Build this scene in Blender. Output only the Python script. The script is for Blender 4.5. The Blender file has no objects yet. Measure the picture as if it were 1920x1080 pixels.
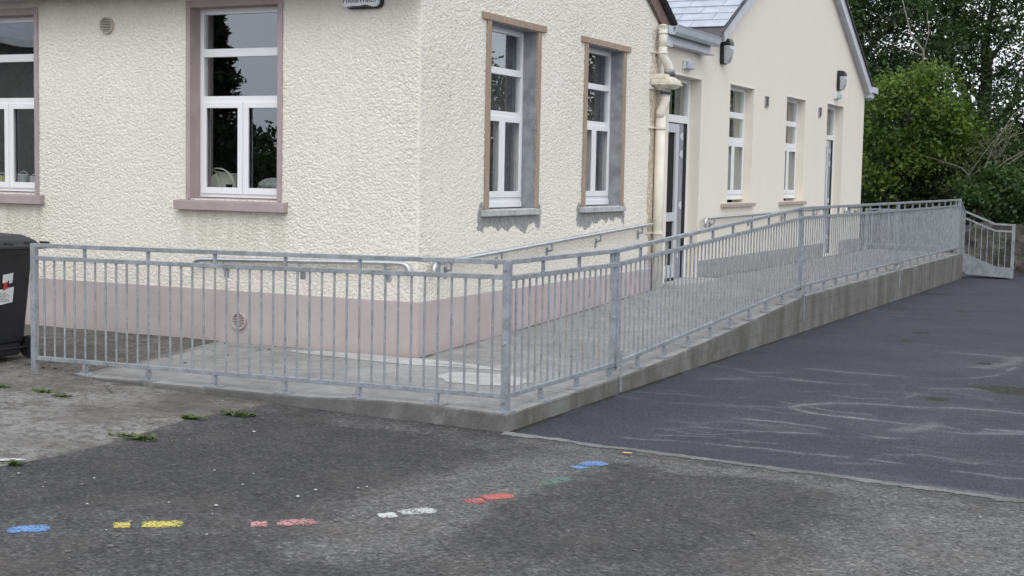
import bpy, bmesh, math, random
import numpy as np
from mathutils import Vector, Matrix
R = math.radians
random.seed(5); rng = np.random.default_rng(11)
S = bpy.context.scene
COL = S.collection

# ---------------------------------------------------------------- camera
FPX, YAW, PITCH, ROLL = 2645.06, 0.4540, 0.0800, 0.0190
CAM = Vector((6.307, -10.979, 1.702))
def cam_axes():
    fw = Vector((-math.sin(YAW), math.cos(YAW), 0)); rt = Vector((math.cos(YAW), math.sin(YAW), 0)); up = Vector((0, 0, 1))
    f2 = fw*math.cos(PITCH)-up*math.sin(PITCH); u2 = up*math.cos(PITCH)+fw*math.sin(PITCH)
    return rt*math.cos(ROLL)+u2*math.sin(ROLL), u2*math.cos(ROLL)-rt*math.sin(ROLL), f2
RT, UP, FW = cam_axes()
cd = bpy.data.cameras.new('camera'); cam = bpy.data.objects.new('camera', cd); COL.objects.link(cam)
cd.sensor_width = 36; cd.lens = FPX/1920*36; cd.clip_end = 1000; cd.clip_start = 0.1
m3 = Matrix((RT, UP, -FW)).transposed(); cam.matrix_world = Matrix.Translation(CAM) @ m3.to_4x4()
S.camera = cam

def ray(px, py): return FW+RT*((px-960)/FPX)-UP*((py-540)/FPX)
def on(px, py, ax, v):
    r = ray(px, py); i = 'xyz'.index(ax); return CAM+r*((v-CAM[i])/r[i])

# ---------------------------------------------------------------- heights of the place
def clamp(a, lo=0., hi=1.): return np.minimum(np.maximum(a, lo), hi)
def sm(a): a = clamp(a); return a*a*(3-2*a)
def H(x, y):
    x = np.asarray(x, float); y = np.asarray(y, float)
    left = np.minimum(.0213*(1.9-x), .085); left = np.maximum(left, 0)
    z = -.13+left*(1-sm((y+2.2)/.4)*sm((x+2.0)/.3))
    z = z+sm((-2.0-x)/.2)*.085*clamp((y+2.05)/2.05)
    z = z-np.where(x > 1.5, .0058*clamp(y, 0, 24), 0)
    return z
def at(px, py):
    z = -.13
    for _ in range(12):
        p = on(px, py, 'z', z); z = float(H(p.x, p.y))
    return p.x, p.y
def deck(x, y):
    x = np.asarray(x, float); y = np.asarray(y, float)
    outer = np.interp(y, [-2.05, 0, 1, 3, 6.15, 30], [0, .008, .03, .115, .275, .285])
    inner = np.interp(y, [0, 1.75, 3.9, 6.1, 8, 30], [.045, .1, .185, .28, .29, .29])
    side = inner+(outer-inner)*clamp(x/1.9)
    fe = np.interp(x, [-2.4, -2, .3, 1.9], [-.052, -.04, -.022, 0])
    front = fe+(.045-fe)*clamp((y+2.05)/2.05)
    k = sm(clamp(x/1.5)); t = clamp(-y/2.05)
    f2 = front*(1-k)+(outer+(0.045-outer)*(1-clamp(x/1.9)))*k
    return np.where(y > 0, side, f2)

# ---------------------------------------------------------------- noise
def vnoise(u, v, seed=0):
    r = np.random.default_rng(seed); T = r.random((256, 256))
    iu = np.floor(u).astype(int); iv = np.floor(v).astype(int); fu = u-iu; fv = v-iv
    fu = fu*fu*(3-2*fu); fv = fv*fv*(3-2*fv)
    a = T[iu % 256, iv % 256]; b = T[(iu+1) % 256, iv % 256]; c = T[iu % 256, (iv+1) % 256]; d = T[(iu+1) % 256, (iv+1) % 256]
    return (a*(1-fu)+b*fu)*(1-fv)+(c*(1-fu)+d*fu)*fv
def fbm(u, v, seed=0, o=4):
    s = 0; a = .5; n = 0
    for k in range(o):
        s = s+a*vnoise(u*2**k+17*k, v*2**k+5*k, seed+k); n += a; a *= .5
    return s/n

# ---------------------------------------------------------------- materials
def mat(name): 
    m = bpy.data.materials.new(name); m.use_nodes = True
    nt = m.node_tree; b = nt.nodes['Principled BSDF']; return m, nt, b
def nd(nt, t, **k):
    n = nt.nodes.new(t)
    for a, v in k.items():
        if a in n.inputs: n.inputs[a].default_value = v
        else: setattr(n, a, v)
    return n
def L(nt, a, b): nt.links.new(a, b)
def coords(nt, scale=(1, 1, 1)):
    g = nd(nt, 'ShaderNodeNewGeometry'); mp = nd(nt, 'ShaderNodeMapping'); mp.inputs['Scale'].default_value = scale
    L(nt, g.outputs['Position'], mp.inputs['Vector']); return mp.outputs['Vector']
def noise(nt, vec, scale, detail=4, rough=.55, dist=0):
    n = nd(nt, 'ShaderNodeTexNoise'); n.inputs['Scale'].default_value = scale; n.inputs['Detail'].default_value = detail
    n.inputs['Roughness'].default_value = rough; n.inputs['Distortion'].default_value = dist
    L(nt, vec, n.inputs['Vector']); return n.outputs['Fac']
def ramp(nt, fac, stops):
    r = nd(nt, 'ShaderNodeValToRGB'); e = r.color_ramp.elements
    while len(e) < len(stops): e.new(.5)
    for q, (p, c) in zip(e, stops):
        q.position = p; q.color = (c, c, c, 1) if isinstance(c, (int, float)) else (*c, 1)
    L(nt, fac, r.inputs['Fac']); return r.outputs['Color']
def mix(nt, a, b, fac, mode='MIX'):
    n = nd(nt, 'ShaderNodeMix', data_type='RGBA', blend_type=mode)
    for sock, v in ((n.inputs[6], a), (n.inputs[7], b)):
        if isinstance(v, tuple): sock.default_value = (*v, 1)
        else: L(nt, v, sock)
    if isinstance(fac, (int, float)): n.inputs[0].default_value = fac
    else: L(nt, fac, n.inputs[0])
    return n.outputs[2]
def bump(nt, b, hgt, strength=.4, dist=.01):
    n = nd(nt, 'ShaderNodeBump'); n.inputs['Strength'].default_value = strength; n.inputs['Distance'].default_value = dist
    L(nt, hgt, n.inputs['Height']); L(nt, n.outputs['Normal'], b.inputs['Normal'])
def mathn(nt, op, a, b=None):
    n = nd(nt, 'ShaderNodeMath', operation=op)
    for s, v in ((n.inputs[0], a), (n.inputs[1], b)):
        if v is None: continue
        if isinstance(v, (int, float)): s.default_value = v
        else: L(nt, v, s)
    return n.outputs[0]
def attr(nt, name):
    n = nd(nt, 'ShaderNodeAttribute'); n.attribute_name = name; return n.outputs['Fac']
def simple(name, c, rough=.6, metal=0., var=.12, scale=6., bs=0., bscale=60., spec=.5):
    m, nt, b = mat(name); v = coords(nt)
    f = noise(nt, v, scale, 5)
    lo = tuple(x*(1-var) for x in c); hi = tuple(min(1, x*(1+var)) for x in c)
    L(nt, ramp(nt, f, [(.3, lo), (.7, hi)]), b.inputs['Base Color'])
    b.inputs['Roughness'].default_value = rough; b.inputs['Metallic'].default_value = metal; b.inputs['Specular IOR Level'].default_value = spec
    if bs: bump(nt, b, noise(nt, v, bscale, 3), bs, .004)
    return m
M = {}
def mk_dash():
    m, nt, b = mat('wet_dash_render'); v = coords(nt)
    c = ramp(nt, noise(nt, v, 45, 3), [(.3, (.71, .668, .585)), (.7, (.87, .832, .75))])
    st = ramp(nt, noise(nt, v, 1.3, 5, .6), [(.35, 0.), (.75, 1.)])
    c = mix(nt, c, (.76, .718, .63), st)
    # grey drip-stains in tall thin streaks
    v2 = coords(nt, (5, 5, .55)); s2 = ramp(nt, noise(nt, v2, 1.6, 5, .6), [(.6, 0.), (.78, .35)])
    c = mix(nt, c, (.50, .47, .42), s2)
    c = mix(nt, c, (.47, .43, .35), mathn(nt, 'MULTIPLY', attr(nt, 'streak'), .42))  # streak mask holds rain streaks plus the painted shade of sills and eaves
    ce = mathn(nt, 'ADD', attr(nt, 'cement'), mathn(nt, 'MULTIPLY', mathn(nt, 'SUBTRACT', noise(nt, v, 13, 6, .65), .5), 1.2))
    cc = ramp(nt, noise(nt, v, 20, 5, .7), [(.3, (.18, .18, .175)), (.7, (.37, .365, .35))])
    c = mix(nt, c, cc, ramp(nt, ce, [(.38, 0.), (.50, .95)]))
    L(nt, c, b.inputs['Base Color']); b.inputs['Roughness'].default_value = .9; b.inputs['Specular IOR Level'].default_value = .2
    bump(nt, b, noise(nt, v, 150, 3, .6), .6, .004)
    return m
M['dash'] = mk_dash()
def mk_smooth():
    m, nt, b = mat('cream_sand_render'); v = coords(nt)
    c = ramp(nt, noise(nt, v, 150, 2), [(.3, (.73, .675, .58)), (.7, (.80, .745, .65))])
    s2 = ramp(nt, noise(nt, coords(nt, (3, 3, .7)), 1.1, 6, .6), [(.45, 0.), (.85, .2)])
    c = mix(nt, c, (.66, .60, .505), s2)
    L(nt, c, b.inputs['Base Color']); b.inputs['Roughness'].default_value = .9; b.inputs['Specular IOR Level'].default_value = .2
    bump(nt, b, noise(nt, v, 160, 3, .6), .35, .003); return m
M['smooth'] = mk_smooth()
def mk_plinth():
    m, nt, b = mat('pink_plinth_paint'); v = coords(nt)
    c = ramp(nt, noise(nt, v, 2.2, 6, .6), [(.3, (.415, .352, .338)), (.7, (.485, .418, .40))])
    g = nd(nt, 'ShaderNodeNewGeometry'); sx = nd(nt, 'ShaderNodeSeparateXYZ'); L(nt, g.outputs['Position'], sx.inputs[0])
    d = mathn(nt, 'ADD', sx.outputs[2], mathn(nt, 'MULTIPLY', noise(nt, v, 9, 4), .16))
    dirt = ramp(nt, d, [(.1, .75), (.26, 0.)])
    c = mix(nt, c, (.36, .31, .28), mathn(nt, 'MULTIPLY', dirt, .6))
    L(nt, c, b.inputs['Base Color']); b.inputs['Roughness'].default_value = .75
    bump(nt, b, noise(nt, v, 90, 3, .6), .25, .003); return m
M['plinth'] = mk_plinth(); M['bead'] = simple('pale_cream_bead', (.80, .76, .68), .8, var=.04)
M['mauve'] = simple('mauve_surround_paint', (.385, .315, .305), .7, var=.1, scale=4, bs=.25, bscale=70)
M['greyplinth'] = simple('grey_plinth_paint', (.30, .285, .27), .8, var=.1, scale=3, bs=.25, bscale=80)
M['upvc'] = simple('white_upvc', (.83, .83, .825), .3, var=.02)
M['cement'] = simple('raw_grey_cement', (.27, .28, .30), .9, var=.28, scale=7, bs=.5, bscale=40)
M['darkcement'] = simple('damp_cement_patch', (.22, .215, .21), .95, var=.4, scale=14, bs=.7, bscale=50)
M['sillconc'] = simple('grey_concrete_sill', (.42, .43, .42), .9, var=.2, scale=12, bs=.5, bscale=60)
M['pinksill'] = simple('pink_brown_sill', (.40, .33, .29), .8, var=.1, scale=9, bs=.2)
def mk_timber():
    m, nt, b = mat('sawn_timber'); v = coords(nt, (9, 9, 1.2))
    c = ramp(nt, noise(nt, v, 3.5, 6, .65, .6), [(.25, (.265, .195, .145)), (.75, (.41, .32, .245))])
    L(nt, c, b.inputs['Base Color']); b.inputs['Roughness'].default_value = .85
    bump(nt, b, noise(nt, v, 9, 4), .3, .004); return m
M['timber'] = mk_timber()
def mk_steel():
    m, nt, b = mat('galvanised_steel'); v = coords(nt)
    vo = nd(nt, 'ShaderNodeTexVoronoi'); vo.inputs['Scale'].default_value = 55; L(nt, v, vo.inputs['Vector'])
    sp = nd(nt, 'ShaderNodeSeparateColor'); L(nt, vo.outputs['Color'], sp.inputs[0])
    f = mathn(nt, 'ADD', mathn(nt, 'MULTIPLY', sp.outputs[0], .18), mathn(nt, 'MULTIPLY', noise(nt, v, 9, 4, .55), .9))
    c = ramp(nt, f, [(.28, (.22, .238, .25)), (.8, (.43, .455, .475))])
    L(nt, c, b.inputs['Base Color']); b.inputs['Metallic'].default_value = .4
    L(nt, ramp(nt, noise(nt, v, 20, 4), [(.3, .36), (.7, .6)]), b.inputs['Roughness'])
    bump(nt, b, noise(nt, v, 60, 3), .12, .002); return m
M['steel'] = mk_steel()
M['brightsteel'] = simple('polished_handrail_steel', (.56, .57, .58), .3, .8, var=.15, scale=15)
def mk_glass():
    m, nt, b = mat('window_glass'); nt.nodes.remove(b); out = nt.nodes['Material Output']
    lw = nd(nt, 'ShaderNodeFresnel'); lw.inputs['IOR'].default_value = 1.5
    f = nd(nt, 'ShaderNodeMath', operation='MULTIPLY', use_clamp=True); L(nt, lw.outputs[0], f.inputs[0]); f.inputs[1].default_value = 4.4
    tr = nd(nt, 'ShaderNodeBsdfTransparent'); tr.inputs[0].default_value = (.93, .95, .94, 1)
    gl = nd(nt, 'ShaderNodeBsdfGlossy'); gl.inputs['Roughness'].default_value = .0; gl.inputs['Color'].default_value = (.90, .96, 1., 1)
    bp = nd(nt, 'ShaderNodeBump'); bp.inputs['Strength'].default_value = .05; bp.inputs['Distance'].default_value = .01
    L(nt, noise(nt, coords(nt), 3.2, 1), bp.inputs['Height']); L(nt, bp.outputs[0], gl.inputs['Normal'])
    mx = nd(nt, 'ShaderNodeMixShader'); L(nt, mathn(nt, 'MINIMUM', f.outputs[0], .27), mx.inputs[0]); L(nt, tr.outputs[0], mx.inputs[1]); L(nt, gl.outputs[0], mx.inputs[2])
    L(nt, mx.outputs[0], out.inputs[0]); return m
M['glass'] = mk_glass()
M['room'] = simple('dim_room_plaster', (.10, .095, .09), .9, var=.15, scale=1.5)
M['curtain'] = simple('beige_curtain', (.34, .31, .27), .9, var=.2, scale=5)
M['blind'] = simple('dark_grey_blind', (.16, .16, .165), .7, var=.4, scale=20)
M['slate'] = simple('blue_grey_slate', (.36, .38, .435), .32, var=.16, scale=5, bs=.25, bscale=30)  # pale blue base includes the sky's reflection on the slates
M['lead'] = simple('pale_lead_flashing', (.38, .40, .44), .5, var=.15)
M['darkslate'] = simple('dark_weathered_slate', (.06, .058, .06), .7, var=.3, scale=7, bs=.4)
M['barge'] = simple('weathered_brown_board', (.17, .125, .105), .8, var=.25, scale=9, bs=.3)
M['greyboard'] = simple('pale_grey_board', (.52, .53, .56), .5, var=.08)
M['gutter'] = simple('pale_grey_gutter_plastic', (.50, .53, .57), .45, var=.08)
M['pipe'] = simple('cream_plastic_pipe', (.74, .70, .61), .5, var=.10, scale=5)
M['band'] = simple('dark_pipe_coupling', (.06, .06, .062), .5)
M['greyband'] = simple('grey_pipe_coupling', (.38, .38, .39), .5, var=.3, scale=12)
M['stain'] = simple('brown_weathered_render_edge', (.50, .43, .33), .95, var=.4, scale=22, bs=.8, bscale=60)
M['blackpl'] = simple('black_lamp_plastic', (.014, .014, .016), .4)
M['lens'] = simple('frosted_lamp_lens', (.42, .44, .47), .25, var=.08)
M['greylens'] = simple('grey_translucent_cover', (.46, .50, .54), .3, var=.1, scale=12)
M['whitepl'] = simple('white_plastic', (.70, .71, .71), .4, var=.05)
M['binpl'] = simple('charcoal_bin_plastic', (.012, .0125, .015), .42, var=.25, scale=9, bs=.15, bscale=90)
M['binlid'] = simple('faded_bin_lid_plastic', (.024, .025, .029), .45, var=.25, scale=7, bs=.15)
M['rubber'] = simple('black_rubber', (.010, .010, .011), .7)
M['leafgrey'] = simple('shaded_grey_white_door', (.56, .575, .60), .35, var=.03)  # shade of the door recess is mixed into the leaf's white
M['void'] = simple('dark_opening', (.006, .006, .006), .9)
M['keep'] = simple('door_lock_plate', (.62, .63, .64), .4, var=.05)
M['dgrey'] = simple('grey_door_edge', (.26, .26, .275), .5, var=.06)
M['paper'] = simple('torn_paper_label', (.66, .67, .66), .8, var=.15, scale=30)
M['red'] = simple('red_print', (.45, .04, .03), .7, var=.2, scale=30)
M['ink'] = simple('dark_lettering', (.05, .05, .055), .6)
M['mould'] = simple('mouldy_cream_plastic', (.66, .63, .51), .6, var=.2, scale=14)
M['cannery'] = simple('paint_can_tin', (.36, .41, .42), .45, .2, var=.12, scale=20)
M['yellowlbl'] = simple('yellow_can_label', (.62, .60, .08), .6)
M['appl'] = simple('pale_appliance_plastic', (.66, .67, .58), .5, var=.06)
M['bag'] = simple('crumpled_plastic_bag', (.42, .45, .44), .35, var=.3, scale=18, bs=.8, bscale=20)

def mk_concrete(name, c0, c1, boards=False):
    m, nt, b = mat(name); v = coords(nt)
    c = ramp(nt, noise(nt, v, 1.1, 8, .65, .4), [(.3, c0), (.7, c1)])
    f = ramp(nt, noise(nt, v, 7, 6, .7), [(.3, .75), (.72, 1.12)])
    c = mix(nt, c, f, 1., 'MULTIPLY')
    sp = ramp(nt, noise(nt, v, 95, 2, .7), [(.28, .62), (.45, 1.), (.62, 1.), (.8, 1.3)])
    c = mix(nt, c, sp, 1., 'MULTIPLY')
    h = noise(nt, v, 70, 4, .7)
    if not boards:
        gr = mathn(nt, 'ADD', attr(nt, 'edge_dark'), mathn(nt, 'MULTIPLY', mathn(nt, 'SUBTRACT', noise(nt, v, 7, 6, .7), .5), .9))
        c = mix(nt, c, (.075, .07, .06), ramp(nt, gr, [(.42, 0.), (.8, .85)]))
        wp = ramp(nt, noise(nt, coords(nt, (1.3, .6, 1)), 1.4, 6, .7, .5), [(.55, 0.), (.68, .45)])
        c = mix(nt, c, (.40, .39, .37), wp)
    if boards:
        g = nd(nt, 'ShaderNodeNewGeometry'); sx = nd(nt, 'ShaderNodeSeparateXYZ'); L(nt, g.outputs['Position'], sx.inputs[0])
        w = mathn(nt, 'FRACT', mathn(nt, 'MULTIPLY', mathn(nt, 'ADD', sx.outputs[2], mathn(nt, 'MULTIPLY', noise(nt, coords(nt, (.5, .5, 1)), 1.5, 2), .03)), 1/.19))
        ln = ramp(nt, w, [(.0, 1.), (.05, 0.), (.96, 0.), (1., 1.)])
        c = mix(nt, c, (.10, .095, .085), mathn(nt, 'MULTIPLY', ln, .6))
        vs = ramp(nt, noise(nt, coords(nt, (1.6, 1.6, .25)), 1.3, 6, .65), [(.42, 0.), (.6, .75)])
        c = mix(nt, c, (.095, .088, .073), vs)
        vs2 = ramp(nt, noise(nt, coords(nt, (.9, .9, .5)), 1.9, 5, .7), [(.62, 0.), (.75, .5)])
        c = mix(nt, c, (.46, .45, .43), vs2)
        # vertical faces keep the boards; the top stays plain
        nz = nd(nt, 'ShaderNodeSeparateXYZ'); L(nt, g.outputs['Normal'], nz.inputs[0])
    L(nt, c, b.inputs['Base Color']); b.inputs['Roughness'].default_value = .92; b.inputs['Specular IOR Level'].default_value = .25
    bump(nt, b, h, .5, .005); return m
M['deck'] = mk_concrete('brushed_ramp_concrete', (.25, .244, .232), (.37, .362, .35))
M['kerb'] = mk_concrete('board_marked_concrete', (.150, .145, .133), (.235, .229, .214), True)
M['frontkerb'] = mk_concrete('dark_front_kerb_concrete', (.105, .101, .094), (.20, .195, .185))  # darker concrete for the kerb's front face
M['palecon'] = mk_concrete('pale_new_concrete', (.42, .415, .40), (.52, .51, .49))
def mk_apron():
    m, nt, b = mat('old_concrete_apron'); v = coords(nt)
    c = ramp(nt, noise(nt, v, 1.0, 8, .65, .5), [(.32, (.082, .075, .066)), (.7, (.155, .146, .133))])
    fl = ramp(nt, noise(nt, coords(nt, (1, 1.0, 1)), 11, 8, .8, 1.0), [(.46, 0.), (.54, 1.)])
    msk = ramp(nt, noise(nt, v, .9, 4), [(.38, .2), (.55, 1.)])
    c = mix(nt, c, (.24, .23, .215), mathn(nt, 'MULTIPLY', fl, msk))
    sp = ramp(nt, noise(nt, v, 70, 2, .6), [(.25, .5), (.42, 1.), (.7, 1.), (.85, 1.35)])
    c = mix(nt, c, sp, 1., 'MULTIPLY')
    dk = ramp(nt, noise(nt, v, 3.1, 6, .7), [(.56, 0.), (.68, .7)])
    c = mix(nt, c, (.06, .052, .043), dk)
    g = nd(nt, 'ShaderNodeNewGeometry'); sx = nd(nt, 'ShaderNodeSeparateXYZ'); L(nt, g.outputs['Position'], sx.inputs[0])
    dy = mathn(nt, 'ADD', mathn(nt, 'MULTIPLY', sx.outputs[1], .5), mathn(nt, 'MULTIPLY', noise(nt, v, 2.2, 6, .65), 1.3))
    c = mix(nt, c, (.052, .046, .036), ramp(nt, mathn(nt, 'ADD', dy, 1.0), [(.42, 0.), (.8, .34)]))
    L(nt, c, b.inputs['Base Color']); b.inputs['Roughness'].default_value = .95; b.inputs['Specular IOR Level'].default_value = .2
    bump(nt, b, noise(nt, v, 45, 5, .7), .7, .008); return m
M['apron'] = mk_apron()
def mk_old_tar():
    m, nt, b = mat('worn_old_tarmac'); v = coords(nt)
    w = attr(nt, 'wear')
    w2 = mathn(nt, 'ADD', w, mathn(nt, 'MULTIPLY', mathn(nt, 'SUBTRACT', noise(nt, v, 3.5, 8, .75), .5), 1.1))
    base = ramp(nt, w2, [(0., (.044, .0425, .043)), (.35, (.066, .0635, .062)), (.7, (.112, .108, .103)), (1., (.155, .15, .142))])
    vo = nd(nt, 'ShaderNodeTexVoronoi'); vo.inputs['Scale'].default_value = 62; L(nt, v, vo.inputs['Vector'])
    sp = nd(nt, 'ShaderNodeSeparateColor'); L(nt, vo.outputs['Color'], sp.inputs[0])
    st = ramp(nt, sp.outputs[0], [(0., .5), (.5, .95), (.85, 1.2), (.97, 1.5), (1., 2.0)])
    c = mix(nt, base, st, 1., 'MULTIPLY')
    n2 = ramp(nt, noise(nt, v, 28, 5, .7), [(.3, .75), (.7, 1.22)])
    c = mix(nt, c, n2, 1., 'MULTIPLY')
    br = ramp(nt, noise(nt, v, 1.7, 5, .6), [(.55, 0.), (.75, .5)])
    c = mix(nt, c, (.095, .078, .06), br)
    L(nt, c, b.inputs['Base Color']); b.inputs['Roughness'].default_value = .9; b.inputs['Specular IOR Level'].default_value = .3
    h = mathn(nt, 'ADD', vo.outputs['Distance'], mathn(nt, 'MULTIPLY', noise(nt, v, 40, 4), .6))
    bump(nt, b, h, .6, .006); return m
M['oldtar'] = mk_old_tar()
def mk_new_tar():
    m, nt, b = mat('fresh_dark_tarmac'); v = coords(nt)
    base = ramp(nt, noise(nt, v, .9, 7, .65), [(.3, (.035, .0365, .0465)), (.7, (.054, .056, .069))])
    st = attr(nt, 'stain'); mo = attr(nt, 'moss')
    s2 = mathn(nt, 'MULTIPLY', st, ramp(nt, noise(nt, v, 11, 5, .7), [(.25, .35), (.65, 1.)]))
    c = mix(nt, base, (.25, .248, .243), mathn(nt, 'MULTIPLY', s2, .95))
    f2 = ramp(nt, noise(nt, coords(nt, (.35, 1.3, 1)), 2.2, 7, .7, .8), [(.56, 0.), (.66, .3)])
    c = mix(nt, c, (.115, .112, .11), f2)
    vo = nd(nt, 'ShaderNodeTexVoronoi'); vo.inputs['Scale'].default_value = 110; L(nt, v, vo.inputs['Vector'])
    sp = nd(nt, 'ShaderNodeSeparateColor'); L(nt, vo.outputs['Color'], sp.inputs[0])
    c = mix(nt, c, ramp(nt, sp.outputs[0], [(0., .6), (.6, 1.), (1., 1.55)]), 1., 'MULTIPLY')
    moc = ramp(nt, noise(nt, v, 25, 4, .7), [(.35, (.015, .015, .012)), (.6, (.036, .036, .026)), (.8, (.16, .15, .13))])
    mm = ramp(nt, mathn(nt, 'ADD', mo, mathn(nt, 'MULTIPLY', mathn(nt, 'SUBTRACT', noise(nt, v, 9, 5, .7), .5), 1.1)), [(.45, 0.), (.58, 1.)])
    c = mix(nt, c, moc, mm)
    L(nt, c, b.inputs['Base Color']); b.inputs['Roughness'].default_value = .85; b.inputs['Specular IOR Level'].default_value = .25
    h = mathn(nt, 'ADD', vo.outputs['Distance'], mathn(nt, 'MULTIPLY', noise(nt, v, 50, 4), .5))
    bump(nt, b, h, .5, .005); return m
M['newtar'] = mk_new_tar()
M['seam'] = mk_concrete('pale_tarmac_joint', (.12, .117, .11), (.235, .23, .22))
def mk_paint(name, c, wear=0.):
    m, nt, b = mat(name); v = coords(nt)
    f = mathn(nt, 'ADD', mathn(nt, 'MULTIPLY', noise(nt, v, 70, 4, .7), .75), mathn(nt, 'MULTIPLY', noise(nt, v, 8, 4), .35))
    w = ramp(nt, mathn(nt, 'ADD', f, mathn(nt, 'MULTIPLY', attr(nt, 'edge'), .09)), [(.545-wear, 1.), (.665-wear, .0)])
    L(nt, ramp(nt, noise(nt, v, 40, 3), [(.3, tuple(x*.78 for x in c)), (.7, c)]), b.inputs['Base Color']); b.inputs['Roughness'].default_value = .85
    bump(nt, b, noise(nt, v, 80, 4), .6, .004)
    tr = nd(nt, 'ShaderNodeBsdfTransparent'); mx = nd(nt, 'ShaderNodeMixShader'); L(nt, w, mx.inputs[0]); L(nt, tr.outputs[0], mx.inputs[1]); L(nt, b.outputs[0], mx.inputs[2]); L(nt, mx.outputs[0], nt.nodes['Material Output'].inputs[0])
    return m
PAINT = {'blue': (.14, .27, .52), 'yellow': (.62, .53, .12), 'pink': (.58, .30, .29), 'white': (.58, .59, .56), 'red': (.52, .14, .12), 'green': (.15, .25, .19)}
for k, c in PAINT.items(): M['p_'+k] = mk_paint(k+'_ground_paint', c, {'green': .05, 'pink': .02}.get(k, 0.))
def mk_stone():
    m, nt, b = mat('rubble_stone'); v = coords(nt)
    vo = nd(nt, 'ShaderNodeTexVoronoi'); vo.inputs['Scale'].default_value = 4.5; L(nt, v, vo.inputs['Vector'])
    sp = nd(nt, 'ShaderNodeSeparateColor'); L(nt, vo.outputs['Color'], sp.inputs[0])
    c = ramp(nt, sp.outputs[0], [(0., (.045, .042, .038)), (.6, (.10, .092, .082)), (1., (.17, .16, .145))])
    c = mix(nt, c, ramp(nt, noise(nt, v, 9, 7, .7), [(.3, .5), (.7, 1.4)]), 1., 'MULTIPLY')
    c = mix(nt, c, (.035, .05, .02), ramp(nt, noise(nt, v, 2.5, 5, .7), [(.52, 0.), (.66, .8)]))
    L(nt, c, b.inputs['Base Color']); b.inputs['Roughness'].default_value = .95
    bump(nt, b, mathn(nt, 'ADD', vo.outputs['Distance'], noise(nt, v, 14, 5)), .8, .05); return m
M['stone'] = mk_stone()
M['bark'] = simple('dark_bark', (.045, .038, .03), .95, var=.4, scale=12, bs=.6, bscale=30)
M['twig'] = simple('pale_grey_twig_bark', (.20, .185, .16), .9, var=.3, scale=9)
def mk_leaf(name, dark, light):
    m, nt, b = mat(name); t = attr(nt, 'tint')
    c = ramp(nt, t, [(0., dark), (1., light)]); L(nt, c, b.inputs['Base Color'])
    b.inputs['Roughness'].default_value = .5; b.inputs['Specular IOR Level'].default_value = .35
    tl = nd(nt, 'ShaderNodeBsdfTranslucent'); L(nt, mix(nt, c, (1., 1.3, .5), 1., 'MULTIPLY'), tl.inputs['Color'])
    mx = nd(nt, 'ShaderNodeMixShader'); mx.inputs[0].default_value = .3
    L(nt, b.outputs[0], mx.inputs[1]); L(nt, tl.outputs[0], mx.inputs[2]); L(nt, mx.outputs[0], nt.nodes['Material Output'].inputs[0]); return m
M['leaf_bright'] = mk_leaf('bright_green_leaves', (.030, .066, .011), (.155, .215, .033))
M['leaf_dark'] = mk_leaf('dark_green_leaves', (.013, .028, .009), (.048, .085, .024))
M['leaf_mid'] = mk_leaf('mid_green_leaves', (.020, .042, .012), (.068, .115, .03))
M['leaf_olive'] = mk_leaf('olive_leaves', (.045, .06, .02), (.115, .125, .045))
M['leaf_weed'] = mk_leaf('weed_leaves', (.05, .075, .022), (.15, .18, .06))
M['conifer'] = mk_leaf('conifer_needles', (.010, .02, .010), (.03, .05, .022))

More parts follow.
